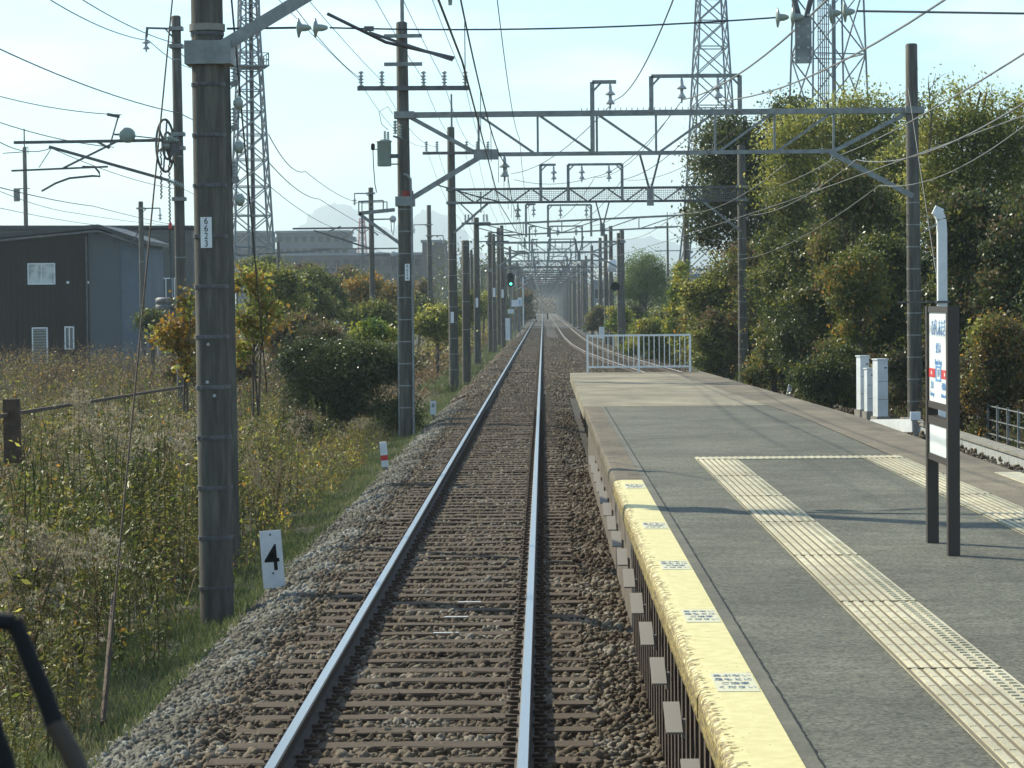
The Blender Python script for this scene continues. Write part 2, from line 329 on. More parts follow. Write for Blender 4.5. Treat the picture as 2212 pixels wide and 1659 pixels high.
ballast(34000, -3.0, 1.3, 85, 240, lambda x: bedz(x)+.01, .05, K['stone'], 'far_ballast_stones')
xs = rng.uniform(1.2, 6.5, 22000); ys = 72*(230/72)**rng.uniform(0,1,22000); xc = np.array([x2(y) for y in ys]); k = (xs < xc+2.1) & (np.abs(np.abs(xs-xc)-.75) > .1); xs, ys = xs[k], ys[k]
stones(xs, ys, np.full(len(xs), -.19), .05*rng.uniform(.6,1.3,len(xs)), K['stone'], 'siding_ballast_stones')
ballast(30000, -3.22, -2.35, 14, 80, bz, .033, K['stone2'], 'ballast_shoulder_stones', skip=False)
xs = rng.uniform(5.15, 8.9, 9000); ys = rng.uniform(30, 100, 9000); k = np.abs(xs-np.array([x2(y) for y in ys])) < 5; 
stones(xs[k], ys[k], np.array([-.19 if abs(x-x2(y)) < 1.5 else -.36 for x, y in zip(xs[k], ys[k])]) + rng.uniform(-.02,.04,k.sum()), .045*rng.uniform(.7,1.5,k.sum()), K['stone'], 'loop_ballast_stones')
# trackside cover boards between the rails
for y, lb in ((113, 'dark board between the rails nearer the platform end'), (132, 'dark board between the rails farther along the track')):
    MB().box((TC,y,-.13), (1.25,.9,.05)).build('cover_board', K['rust'], label=lb, cat='board')
for y, lb in ((326, 'pale plank crossing laid over both tracks, nearer one'), (440, 'pale plank crossing laid over both tracks, farther one')):
    MB().box((.8,y,-.02), (7.5,2.2,.08)).build('foot_crossing', K['slab'], label=lb, cat='crossing')
# ---------------------------------------------------------------- platform
PZ = 0.90; XE = .71
pf = thing('station_platform', 'grey asphalt island platform with yellow tactile strips and concrete edge', 'platform')
def xr(y): return float(np.interp(y, [0,42.3,69,71], [5.02,5.02,4.33,4.28]))
m = MB(); yy = [0,10,20,30,36,42.3,47.2]
V = [(x, y, PZ) for y in yy for x in (XE+.375, 2.6, xr(y)-.9)] ; m.add(V, [(j*3+i, j*3+i+1, j*3+4+i, j*3+3+i) for j in range(len(yy)-1) for i in range(2)]); m.build('asphalt_surface', K['asphalt'], pf)
m = MB(); V = [(XE,47.2,PZ+.004),(xr(47.2)-.9,47.2,PZ+.004),(xr(58)-.9,58,PZ+.004),(xr(71)-.9,71,PZ+.004),(XE,71,PZ+.004)]; m.add(V, [(0,1,2,3,4)]); m.build('end_slab', K['tan'], pf)
m = MB(); yy = [0,20,30,42.3,50,60,71]
V = []
for y in yy: V += [(xr(y)-.9, y, PZ+.006), (xr(y), y, PZ+.006), (xr(y), y, PZ-.18)]
m.add(V, [(j*3+i, j*3+i+1, j*3+4+i, j*3+3+i) for j in range(len(yy)-1) for i in range(2)]); m.build('right_coping', mat('weathered_tan_concrete', (.2,.17,.12), .9, ramp=[(.28,(.10,.078,.05)),(.5,(.15,.12,.08)),(.75,(.20,.165,.11))], scale=1.6, stretch=(1,.5,1), bump=.35, bscale=90, speck=.25, sscale=50), pf)
# left coping: slabs about 2.4 m long, each with rounded worn lip
ytop = 27.3
cop = mat('worn_coping', (.25,.21,.15), .9, ramp=[(.3,(.07,.053,.034)),(.5,(.125,.098,.064)),(.75,(.19,.155,.105))], scale=5, speck=.3, sscale=40, bump=.9, bscale=55, dist=.02)
def coping(y0, y1, material, name):
    m = MB(); ny = max(2, int((y1-y0)/.035)); prof = [(XE+.055,PZ-.20),(XE+.02,PZ-.19),(XE,PZ-.12),(XE+.002,PZ-.04),(XE+.012,PZ-.008),(XE+.035,PZ+.004),(XE+.10,PZ+.008),(XE+.30,PZ+.008),(XE+.302,PZ-.01)]
    r = random.Random(int(y0*10)); V = []
    for j in range(ny+1):
        y = y0 + (y1-y0)*j/ny
        for i, (x, z) in enumerate(prof):
            e = .005 if 1 <= i <= 3 else 0.0002
            V.append((x + r.uniform(-e,e), y, z + r.uniform(-e,e)*.8))
    n = len(prof); m.add(V, [(j*n+i, (j+1)*n+i, (j+1)*n+i+1, j*n+i+1) for j in range(ny) for i in range(n-1)])
    m.add(V[:n], [tuple(range(n))]); m.add(V[-n:], [tuple(range(n))[::-1]])
    return m.build(name, material, pf)
# yellow paint worn off along the lip
ym = bpy.data.materials.new('yellow_edge_paint'); ym.use_nodes = True; t = ym.node_tree; b = t.nodes['Principled BSDF']; b.inputs['Roughness'].default_value = .65
tcn = t.nodes.new('ShaderNodeTexCoord'); sp = t.nodes.new('ShaderNodeSeparateXYZ'); t.links.new(tcn.outputs['Object'], sp.inputs[0])
n1 = t.nodes.new('ShaderNodeTexNoise'); n1.inputs['Scale'].default_value = 26; n1.inputs['Detail'].default_value = 6; t.links.new(tcn.outputs['Object'], n1.inputs['Vector'])
mr = t.nodes.new('ShaderNodeMapRange'); mr.inputs['From Min'].default_value = XE-.01; mr.inputs['From Max'].default_value = XE+.10; mr.inputs['To Min'].default_value = .64; mr.inputs['To Max'].default_value = .30
t.links.new(sp.outputs[0], mr.inputs['Value'])
mz = t.nodes.new('ShaderNodeMapRange'); mz.inputs['From Min'].default_value = PZ-.03; mz.inputs['From Max'].default_value = PZ-.09; mz.inputs['To Min'].default_value = 0; mz.inputs['To Max'].default_value = .5
t.links.new(sp.outputs[2], mz.inputs['Value']); ad = t.nodes.new('ShaderNodeMath'); ad.operation = 'ADD'; t.links.new(mr.outputs[0], ad.inputs[0]); t.links.new(mz.outputs[0], ad.inputs[1])
lt = t.nodes.new('ShaderNodeMath'); lt.operation = 'LESS_THAN'; t.links.new(n1.outputs['Fac'], lt.inputs[0]); t.links.new(ad.outputs[0], lt.inputs[1])
n2 = t.nodes.new('ShaderNodeTexNoise'); n2.inputs['Scale'].default_value = 14; n2.inputs['Detail'].default_value = 9; t.links.new(tcn.outputs['Object'], n2.inputs['Vector'])
r1 = t.nodes.new('ShaderNodeValToRGB'); r1.color_ramp.elements[0].position = .3; r1.color_ramp.elements[0].color = (.56,.48,.21,1); r1.color_ramp.elements[1].position = .7; r1.color_ramp.elements[1].color = (.66,.58,.29,1); t.links.new(n2.outputs['Fac'], r1.inputs[0])
n3 = t.nodes.new('ShaderNodeTexNoise'); n3.inputs['Scale'].default_value = 60; t.links.new(tcn.outputs['Object'], n3.inputs['Vector'])
r2 = t.nodes.new('ShaderNodeValToRGB'); r2.color_ramp.elements[0].position = .38; r2.color_ramp.elements[0].color = (.07,.05,.022,1); r2.color_ramp.elements[1].position = .62; r2.color_ramp.elements[1].color = (.36,.26,.07,1); t.links.new(n3.outputs['Fac'], r2.inputs[0])
mxc = t.nodes.new('ShaderNodeMix'); mxc.data_type = 'RGBA'; t.links.new(lt.outputs[0], mxc.inputs['Factor']); t.links.new(r1.outputs[0], mxc.inputs['A']); t.links.new(r2.outputs[0], mxc.inputs['B'])
t.links.new(mxc.outputs['Result'], b.inputs['Base Color'])
bu = t.nodes.new('ShaderNodeBump'); bu.inputs['Strength'].default_value = .35; bu.inputs['Distance'].default_value = .004; t.links.new(n3.outputs['Fac'], bu.inputs['Height']); t.links.new(bu.outputs[0], b.inputs['Normal'])
y = 0.6; yb = []
while y < ytop-.1:
    y1 = min(y+2.95, ytop); coping(y+.006, y1-.006, ym, 'yellow_edge_slab'); yb.append(y); y = y1
while y < 47.1:
    y1 = min(y+2.95, 47.2); coping(y+.006, y1-.006, cop, 'edge_slab'); y = y1
MB().box((XE+.338,23.6,PZ-.012), (.07,47.2,.03)).build('gutter_strip', mat('grey_gutter', (.12,.11,.08), .9, ramp=[(.3,(.075,.07,.05)),(.7,(.13,.12,.09))], scale=4, speck=.2), pf)
MB().box((XE+.03,59.1,PZ-.11), (.06,23.8,.22)).build('end_edge_board', K['tan'], pf)
m = MB(); r = random.Random(3); V = []; n = 0; y = 2
while y < 47:
    w = r.uniform(.002,.007); x = XE+.378 + r.uniform(-.004,.004); V += [(x-w, y, PZ+.0045), (x+w, y, PZ+.0045)]; n += 1; y += .07
m.add(V, [(2*i, 2*i+1, 2*i+3, 2*i+2) for i in range(n-1)]); m.build('joint_crack', K['black'], pf)
for k in range(9):     # cracks across the asphalt
    m = MB(); y0 = r.uniform(12, 46); x0 = r.uniform(1.2, 3.6); V = []; l = int(r.uniform(8, 30)); yy_ = y0
    for i in range(l): yy_ += r.uniform(-.05,.05); w = r.uniform(.002,.012); V += [(x0+i*.06, yy_-w, PZ+.005), (x0+i*.06, yy_+w, PZ+.005)]
    m.add(V, [(2*i, 2*i+2, 2*i+3, 2*i+1) for i in range(l-1)]); m.build('asphalt_crack', K['black'], pf)
# repaired lighter patch and front
# tactile strips: flat paving with raised bars and dots
joint = mat('tactile_joint', (.16,.13,.08), .9)
def tact(x0, x1, y0, y1, alongY=True):
    m = MB(); m.box(((x0+x1)/2,(y0+y1)/2,PZ+.004), (x1-x0,y1-y0,.012))
    if alongY:
        for i in range(5):
            x = x0 + .035 + i*.062; yq = y0
            while yq < y1-.05:
                y2_ = min(yq+.29, y1); m.box((x,(yq+y2_)/2,PZ+.0120), (.028,(y2_-yq)-.012,.008)); yq += .30
        yq = 8
        while yq < y1-.05: m.box((x0+.37, yq, PZ+.0125), (.035,.035,.009)); m.box((x0+.43, yq, PZ+.0125), (.035,.035,.009)); yq += .1
        m.mi = 1
        for i in range(6): m.box((x0 + .006 + i*.062, (y0+y1)/2, PZ+.0098), (.016, y1-y0-.02, .003))
        yq = 1.2
        while yq < y1: m.box(((x0+x1)/2, yq, PZ+.0108), (x1-x0-.004,.014,.0125)); yq += 2.95
    else:
        xq = x0+.03
        while xq < x1: m.box((xq,(y0+y1)/2,PZ+.0120), (.028,(y1-y0)-.03,.008)); xq += .075
    return m.build('tactile_strip', [K['tactile'], joint], pf)
tact(1.78, 2.25, 1, 30.78); tact(3.73, 4.20, 1, 30.78); tact(1.78, 4.20, 30.785, 31.22, False)
MB().box((4.90,13,PZ+.009), (.26,30,.008)).build('yellow_line', K['tactile'], pf)
# platform front: close-set old rails with boards and slabs behind
m = MB()
y = .4
while y < 23: 
    m.box((XE+.12, y, .24), (.10,.05,1.14)); m.box((XE+.06, y, .24), (.03,.12,1.14)); y += .42
m.build('front_post', K['rust'], pf, kind='stuff')
fr = mat('front_board', (.12,.09,.065), .9, ramp=[(.3,(.07,.052,.038)),(.6,(.13,.10,.072)),(.8,(.17,.135,.10))], scale=3, stretch=(1,2,.6), bump=.3)
MB().box((XE+.10,35,.17), (.05,24,1.03)).build('front_wall', fr, pf)
MB().box((XE+.9,35,.17), (.05,70,1.03)).build('inner_wall', mat('dark_inner_wall', (.03,.026,.022), .95), pf)
m = MB()
y = 48
while y < 71: m.box((XE+.35, y, .2), (.2,.25,1.0)); y += 2.4
m.build('end_post', K['rust'], pf, kind='stuff')
m = MB(); m.box((4.4,23.6,.25),(.05,47,1.1)); m.build('far_side_wall', K['slab'], pf)
for i in range(15):
    y = 11.9 + 1.75*i
    MB().box((XE-.055, y, .575), (.085,.36,.012), Matrix.Rotation(.3,3,'X')).box((XE+.0,y,.52),(.02,.05,.1)).build('foot_plate', mat('grey_plate_%d' % i, (.25,.22,.19), .75) if i == 0 else bpy.data.materials['grey_plate_0'], pf)
def text(body, size, mt, parent, name, loc, rot, sx=1, align='CENTER', ext=.0008, off=0):
    c = bpy.data.curves.new(name, 'FONT'); c.body = body; c.size = size; c.align_x = align; c.align_y = 'CENTER'; c.extrude = ext; c.resolution_u = 3; c.offset = off
    o = bpy.data.objects.new(name, c); COL.objects.link(o); bpy.context.view_layer.update()
    me = bpy.data.meshes.new_from_object(o.evaluated_get(bpy.context.evaluated_depsgraph_get())); COL.objects.unlink(o); bpy.data.objects.remove(o)
    me.materials.clear(); me.materials.append(mt)
    q = link(name, me, parent, loc=loc); q.rotation_euler = rot; q.scale = (sx, 1, 1); return q
fadeblue = mat('faded_blue_letter', (.16,.20,.27), .7)
for y in (12.6, 15.3, 18.3, 21.6, 26.3):
    sxx = XE+.19
    g = MB().box((sxx, y, PZ+.0095), (.20,.62,.003)).build('warning_panel', mat('pale_yellow_sticker', (.55,.52,.36), .7) if y < 13 else bpy.data.materials['pale_yellow_sticker'], pf)
    for k, tx in enumerate(('あぶない', '足もとに', 'ご注意', 'ください')):
        text(tx, .085, fadeblue, g, 'lettering', (sxx, y + .2 - k*.13, PZ+.0125), (0,0,0), .55)
# ---------------------------------------------------------------- signs on the platform
def yz(y0, y1, z0, z1, x, d, m=None): m = m or MB(); return m.box((x,(y0+y1)/2,(z0+z1)/2), (d,abs(y1-y0),abs(z1-z0)))
sg = thing('station_name_sign', 'tall brown framed station name sign with white panel standing on the platform', 'sign', (2.93,19.44,PZ))
X0, Ya, Yb = 2.93, 18.93, 19.95
mm = K['brown']
for y in (Ya, Yb): MB().box((0, y-19.44, .895), (.085,.085,1.79)).build('post', mm, sg)
for z_, h_ in ((1.765,.045),(1.055,.05),(.94,.06),(.665,.05)): MB().box((0,0,z_), (.07,.935,h_)).build('crossbar', mm, sg)
wp = mat('sign_white', (.78,.80,.80), .35)
pn = MB().box((0,0,1.41), (.05,.935,.665)).build('name_panel', wp, sg)
MB().box((0,0,.80), (.05,.935,.225)).build('blank_panel', wp, sg)
xo = -.027; rt = (R(90), 0, R(-90))
text('ひがしあまぎ', .135, K['blue'], pn, 'lettering', (xo, 0, 1.62), rt, .85)
text('東甘木', .085, K['blue'], pn, 'lettering', (xo, 0, 1.475), rt)
text('Higashi-Amagi', .06, K['blue'], pn, 'lettering', (xo, 0, 1.375), rt)
b1 = MB(); yz(.16,.467,1.26,1.325,xo,.004,b1); yz(-.467,-.16,1.26,1.325,xo,.004,b1); b1.build('red_band', K['red'], pn)
a1 = MB()
for s in (1, -1): a1.add([(xo-.003, s*.36, 1.2925), (xo-.003, s*.30, 1.312), (xo-.003, s*.30, 1.273)], [(0,1,2)])
a1.build('arrow', wp, pn)
b2 = MB(); yz(.10,.13,1.235,1.35,xo,.004,b2); yz(-.13,-.10,1.235,1.35,xo,.004,b2); yz(-.10,.10,1.335,1.35,xo,.004,b2); yz(-.10,.10,1.235,1.25,xo,.004,b2); b2.build('number_frame', K['blue'], pn)
text('T47', .08, K['blue'], pn, 'lettering', (xo, 0, 1.2925), rt)
text('倉永', .065, K['blue'], pn, 'lettering', (xo, .30, 1.2), rt); text('Kuranaga', .05, K['blue'], pn, 'lettering', (xo, .30, 1.135), rt)
text('西鉄銀水', .06, K['blue'], pn, 'lettering', (xo, -.28, 1.2), rt); text('Nishitetsu-Ginsui', .042, K['blue'], pn, 'lettering', (xo, -.28, 1.135), rt)
# white end fence on the platform end
fe = thing('end_fence', 'white metal railing across the far end of the platform', 'fence', (2.55,70.6,PZ))
fx0, fx1 = -1.37, 1.37; H = 1.03
for x in (fx0, 0, fx1): MB().box((x,0,H/2), (.055,.055,H)).build('post', K['white'], fe)
MB().box((0,0,H-.03), (fx1-fx0-.055,.045,.05)).build('top_rail', K['white'], fe); MB().box((0,0,.16), (fx1-fx0-.055,.04,.045)).build('bottom_rail', K['white'], fe)
for i in range(1, 20):
    if i != 10: MB().box((fx0+(fx1-fx0)*i/20,0,(H+.13)/2), (.022,.022,H-.24)).build('bar', K['white'], fe)
# white bent lamp post behind the sign
lp = thing('white_post', 'white square post with curved top behind the station name sign', 'post', (4.98,33,PZ-.3))
p = [(0,0,0),(0,0,3.0),(-.01,0,3.15),(-.05,0,3.24),(-.10,0,3.27)]
m = MB(); m.bar(p[0],p[1],.115); m.bar(p[1],p[2],.115); m.bar(p[2],p[3],.115); m.bar((-.0,0,3.22),p[4],.07,.115); m.build('mast', K['white'], lp)
MB().box((0,0,2.12),(.16,.16,.03)).box((-.3,0,2.12),(.5,.02,.02)).build('clamp', K['dsteel'], lp)
MB().bar((-.05,0,3.1),(-.22,0,3.0),.02).build('hook', K['steel'], lp)
# white relay cabinets
for (px, pyt, pyb, wpx, lb) in ((1864, 770, 884, 27, 'tall white cabinet farthest back of the three by the concrete pole'), (1877, 797, 888, 20, 'shortest white cabinet between the two tall ones'), (1902, 777, 899, 32, 'tall white cabinet nearest the track of the three')):
    Y = 65 - (px-1864)*.06; a_ = at(px, pyb, Y); b_ = at(px, pyt, Y); h = b_.z-a_.z; w = wpx/F*Y*.75
    c = thing('relay_cabinet', lb, 'cabinet', (a_.x, Y, a_.z), 'white cabinets beside the loop track', rz=.28)
    MB().box((0,0,h/2), (w,w*1.1,h)).build('body', K['white'], c)
    MB().box((0,0,h+.012), (w+.04,w*1.1+.04,.03)).build('lid', K['white'], c)
    MB().box((0,0,-.14), (w+.08,w+.12,.28)).build('plinth', K['slab'], c)
    MB().box((w*.25,-w*.55-.015,h*.86), (.05,.03,.03)).build('lock', K['dsteel'], c)
    m = MB(); 
    for zz in (.3,.62): m.box((0,-w*.55-.004,h*zz), (w*.96,.006,.008))
    m.build('door_seam', K['dsteel'], c)
# low white barrier and cable trough, wire fence
c = thing('low_barrier', 'low white concrete beam on short legs beside the white cabinets', 'barrier')
p0, p1 = at(1885, 908, 55), at(1975, 905, 52.5)
MB().bar(p0+Vector((0,0,-.11)), p1+Vector((0,0,-.13)), .10, .26).build('beam', K['white'], c)
MB().bar(p1+Vector((0.02,0,-.5)), p1+Vector((.02,0,.03)), .09).build('leg', K['slab'], c); MB().bar(p0+Vector((0,0,-.5)), p0+Vector((0,0,-.24)), .09).build('leg', K['slab'], c)
MB().box(p1+Vector((.02,0,.06)), (.2,.1,.16)).build('bracket', K['white'], c)
tr = thing('cable_trough', 'grey concrete cable trough running beside the wire fence', 'trough', (8.95,50,-.5))
MB().box((0,0,.17), (.28,30,.34)).build('channel', mat('trough_concrete', (.36,.38,.37), .8, ramp=[(.35,(.2,.21,.2)),(.6,(.42,.44,.43))], scale=8, stretch=(1,4,.4)), tr)
m = MB(); 
for i in range(30): m.box((0,-14.5+i,.365), (.36,.97,.05))
m.build('lid', K['slab'], tr)
wf = thing('wire_fence', 'low grey wire fence on thin posts behind the cable trough', 'fence', (9.7,50,-.45))
for i in range(26): MB().bar((0,-16+i*1.25,0), (0,-16+i*1.25,.95), .05).build('post', K['steel'], wf)
m = MB()
for z in (.3,.6,.9): m.bar((0,-16,z),(0,15.3,z),.022)
m.build('rail_wire', K['steel'], wf)
# ---------------------------------------------------------------- trackside markers
def marker(px, pyb, pyt, wpx, z, name, label, tilt=0):
    g = gnd(px, pyb, z); Y = g.y; h = (pyb-pyt)/F*Y; w = wpx/F*Y
    c = thing(name, label, 'marker', tuple(g)); c.rotation_euler.y = tilt; return c, w, h
c, w, h = marker(597, 1290, 1143, 47, -.42, 'number_marker', 'white marker plate with a black 4 leaning beside the ballast', R(-4))
MB().box((0,0.02,h*.5), (.05,.02,h)).build('post', K['dsteel'], c)
s = MB().box((-.01,-.01,h*.565), (w,.012,h*.85)).build('plate', K['white'], c)
text('4', .40, K['black'], s, 'digit', (-.01,-.018,h*.57), (R(90),0,0), .85, off=.003)
m = MB(); m.lathe([(.012,0),(.012,.006)], (-.01,-.02,h*.93), (0,-1,0), 8); m.lathe([(.012,0),(.012,.006)], (-.01,-.02,h*.36), (0,-1,0), 8); m.build('bolt', K['dsteel'], s)
c, w, h = marker(834, 1026, 955, 15, -.45, 'number_marker', 'small white marker post with one red band beside the grass', R(-5))
MB().box((0,0,h*.22), (w*.6,.08,h*.44)).build('post', K['slab'], c); MB().box((0,0,h*.53), (w,.09,h*.16)).build('red_band', K['red'], c); MB().box((0,0,h*.35), (w,.09,h*.2)).build('lower_plate', K['white'], c); MB().box((0,0,h*.81), (w,.09,h*.4)).build('upper_plate', K['white'], c)
c, w, h = marker(936, 912, 866, 13, -.5, 'number_marker', 'small white marker plate with an 8 left of the rails beyond the red banded one')
MB().box((0,0,h*.3), (.04,.04,h*.6)).build('post', K['dsteel'], c); s = MB().box((0,-.02,h*.68), (w,.02,h*.64)).build('plate', K['white'], c); text('8', .16, K['black'], s, 'digit', (0,-.033,h*.78), (R(90),0,0))
c, w, h = marker(1702, 858, 830, 10, -.35, 'marker_stone', 'small white leaning marker stone under the bushes right of the platform end', R(12))
MB().box((0,0,h/2), (.12,.12,h)).build('stone', K['white'], c)
# ---------------------------------------------------------------- line-side poles and gantries
INS = [(.012,0),(.05,.01),(.02,.03),(.02,.05),(.055,.06),(.02,.08),(.02,.10),(.055,.11),(.02,.13),(.02,.15),(.055,.16),(.02,.18),(.02,.20),(.05,.21),(.02,.24)]
DISC = [(.02,0),(.13,.02),(.135,.035),(.05,.06),(.045,.12),(.03,.16),(.015,.18)]
BELL = [(.015,0),(.03,-.03),(.04,-.09),(.10,-.13),(.10,-.145),(.03,-.15),(.035,-.20),(.085,-.25),(.085,-.265),(.02,-.27),(.015,-.33)]
def concrete_shaft(r0, r1, h, bands=(), n=20, gap=0):
    m = MB(); m.lathe([(r0,0),(r0+(r1-r0)*.5,h*.5),(r1,h-.03),(r1-.03,h)], n=n); return m
def bands_on(parent, r0, r1, h, zs, nubs=True, th=.035, mt=None):
    for z in zs:
        r = r0+(r1-r0)*z/h + .006; m = MB(); m.lathe([(r,z-th/2),(r,z+th/2)], n=20)
        if nubs:
            for k in range(5): a = -1.57 + (k-2)*.45; m.box((math.cos(a)*(r+.004), math.sin(a)*(r+.004), z), (.02,.02,th*.55))
        m.build('band', mt or K['dsteel' if nubs else 'steel'], parent)
def pole(parent, x, y, z0, z1, r0, r1, lean=0, bands=(), nubs=False, name='pole', th=.03, mt=None):
    o = concrete_shaft(r0, r1, z1-z0).build(name, mt or K['concrete'], parent, loc=(x,y,z0)); o.rotation_euler.y = lean
    bands_on(o, r0, r1, z1-z0, [b for b in bands], nubs, th)
    return o
def plate(parent, loc, w, h, txt=''):
    s = MB().box((0,0,0), (w,.01,h)).build('number_plate', K['white'], parent, loc=loc)
    if txt:
        n = len(txt)
        for k, ch in enumerate(txt): text(ch, h/n*.95, K['black'], parent, 'digit', (loc[0], loc[1]-.0065, loc[2] + h/2 - (k+.5)*h/n*.96), (R(90),0,0), 1.0)
    return s
def insul(parent, loc, prof=INS, mt=None, axis=(0,0,1), sc=1):
    return MB().lathe([(r*sc, z*sc) for r, z in prof], (0,0,0), axis, 10).build('insulator', mt or K['porc'], parent, loc=loc)
def hanger_frame(parent, Y, x0, x1, zb, zt, ins, double=False):
    m = MB(); m.bar((x0,Y,zb),(x0,Y,zt),.11,.09); m.bar((x0,Y,zt),(x1,Y,zt),.09,.09) ; m.bar((x0,Y,zt-.25),(x0+.22,Y,zt-.02),.05)
    if double: m.bar((x1,Y,zt),(x1,Y,zb),.11,.09); m.bar((x1,Y,zt-.25),(x1-.22,Y,zt-.02),.05)
    f = m.build('feeder_frame', K['steel'], parent)
    for x in ins: insul(f, (x,Y,zt-.05), [(r*1.25, z*1.9) for r, z in BELL], K['porc'], sc=1.0)
    return f
def vhanger(parent, Y, x, zb, drop=1.3, w=.5):
    m = MB(); m.bar((x-w/2,Y,zb),(x-.04,Y,zb-drop*.62),.10,.04); m.bar((x+w/2,Y,zb),(x+.04,Y,zb-drop*.62),.10,.04); m.build('hanger_arm', K['dsteel'], parent) if 0 else None
    a = MB().bar((x-w/2,Y,zb),(x-.03,Y,zb-drop*.64),.09,.05).build('hanger_arm', K['dsteel'], parent)
    a = MB().bar((x+w/2,Y+.06,zb),(x+.03,Y+.06,zb-drop*.64),.09,.05).build('hanger_arm', K['dsteel'], parent)
    p_ = MB().box((x,Y-.03,zb-drop*.80), (.17,.03,drop*.36)).build('hanger_plate', K['steel'], parent)
    m = MB()
    for k in range(5):
        for s in (-1,1): m.mi = 0; m.box((x+s*.05,Y-.047,zb-drop*(.62+k*.085)), (.022,.004,.022))
    m.build('bolt_hole', K['white'], p_, kind='stuff') if 0 else None
    for k in range(5):
        for s in (-1,1): MB().lathe([(.013,0),(.013,.004)], (x+s*.05,Y-.046,zb-drop*(.60+k*.085)), (0,-1,0), 8).build('bolt', K['porc'], p_)
    return p_
def gantry(label, Y, xl, xr_, z0l, z0r, ztl, ztr, zb=6.5, zt=7.5, style='truss', tilt=0, frames=None, lod=0, bandsl=(), topstub=True, vx=2.7, rp=.19, rt_=.14, leanl=0, leanr=0, group=None):
    g = thing('catenary_gantry', label, 'gantry', (0,0,0), group)
    pl = pole(g, xl, Y, z0l, ztl, rp, rt_, leanl, bandsl)
    prr = pole(g, xr_, Y, z0r, ztr, rp*1.02, rt_*1.05, leanr, bandsl)
    zo = lambda x: tilt*(x-xl)/(xr_-xl)
    S = K['steel'] if lod < 2 else K['dsteel']
    a, b_ = xl+.14, xr_-.14
    if style == 'truss':
        MB().bar((a,Y,zt+zo(a)),(b_,Y,zt+zo(b_)),.11,.14).build('top_chord', S, g)
        l, r_ = xl+1.85, xr_-2.0
        MB().bar((l,Y,zb+zo(l)),(r_,Y,zb+zo(r_)),.10,.10).build('bottom_chord', S, g)
        n = 6 if lod < 1 else 5; xs_ = [l+(r_-l)*i/n for i in range(n+1)]
        for i, x in enumerate(xs_): MB().bar((x,Y,zb+.05+zo(x)),(x,Y,zt-.07+zo(x)),.055).build('strut', S, g)
        for i in range(n):
            x0_, x1_ = xs_[i], xs_[i+1]
            if i < n/2: p_, q_ = (x0_+.06,Y+.03,zt-.05+zo(x0_)), (x1_-.1,Y+.03,zb+.03+zo(x1_))
            else: p_, q_ = (x0_+.1,Y+.03,zb+.03+zo(x0_)), (x1_-.06,Y+.03,zt-.05+zo(x1_))
            MB().bar(p_,q_,.05,.06).build('diagonal', S, g)
        MB().bar((a,Y,zt-.05),(l,Y,zb+zo(l)),.07,.10).build('end_diagonal', S, g); MB().bar((b_,Y,zt-.05+tilt),(r_,Y,zb+zo(r_)),.07,.10).build('end_diagonal', S, g)
        MB().bar((xl+.05,Y-.16,zb-1.15),(l+.1,Y-.03,zb-.02+zo(l)),.05,.13).build('knee_brace', S, g); MB().bar((xr_-.05,Y-.16,zb-1.15+tilt),(r_-.1,Y-.03,zb-.02+tilt),.05,.13).build('knee_brace', S, g)
        MB().box((l+.18,Y-.04,zb+.0+zo(l)),(.62,.03,.26)).build('gusset_plate', S, g)
        MB().box((xl,Y,zt),(.50,.42,.17)).build('pole_clamp', S, g); MB().box((xr_,Y,zt+tilt),(.46,.40,.17)).build('pole_clamp', S, g)
        MB().box((xl,Y,zb-1.15),(.48,.42,.24)).build('pole_clamp', S, g)
        if lod < 1:
            m = MB()
            for i in range(26): x = 1.0+i*.14; m.box((x,Y,zt+.10+zo(x)),(.02,.02,.07))
            m.build('bolt_row', S, g, kind='stuff')
    elif style == 'mesh':
        MB().bar((a,Y,zt),(b_,Y,zt),.10,.09).build('top_chord', K['dsteel'], g); MB().bar((a,Y,zb),(b_,Y,zb),.10,.09).build('bottom_chord', K['dsteel'], g)
        n = 15 if lod < 1 else 11
        for i in range(n):
            x0_, x1_ = a+(b_-a)*i/n, a+(b_-a)*(i+1)/n
            up = i % 2 == 0
            MB().bar((x0_,Y-.02,zt if up else zb),(x1_,Y-.02,zb if up else zt),.05,.055).build('diagonal', K['dsteel'], g)
        if lod < 2:
            m = MB(); x = a
            while x < b_: m.box((x,Y+.05,(zt+zb)/2),(.014,.010,zt-zb)); x += .07
            for k in range(7): m.box(((a+b_)/2,Y+.056,zb+(zt-zb)*(k+.5)/7),(b_-a,.008,.014))
            m.build('mesh_panel', K['steel'], g)
        MB().bar((xl+.05,Y-.15,zb-1.15),(xl+1.35,Y,zb-.03),.06,.09).build('knee_brace', S, g); MB().bar((xl+.3,Y-.08,zb-.03),(xl+.85,Y-.08,zb-.55),.05).build('tie', S, g)
        MB().bar((xr_-.05,Y-.15,zb-1.2),(xr_-1.5,Y,zb-.03),.06,.09).build('knee_brace', S, g)
        for z in (zb, zt): MB().box((xl,Y,z),(.46,.40,.10)).build('pole_clamp', S, g); MB().box((xr_,Y,z),(.46,.40,.10)).build('pole_clamp', S, g)
    elif style == 'light':
        MB().bar((a,Y,zt+zo(a)),(b_,Y,zt+zo(b_)),.10,.10).build('top_chord', S, g); MB().bar((a+.3,Y,zb+zo(a)),(b_-.3,Y,zb+zo(b_)),.08,.08).build('bottom_chord', S, g)
        n = 5
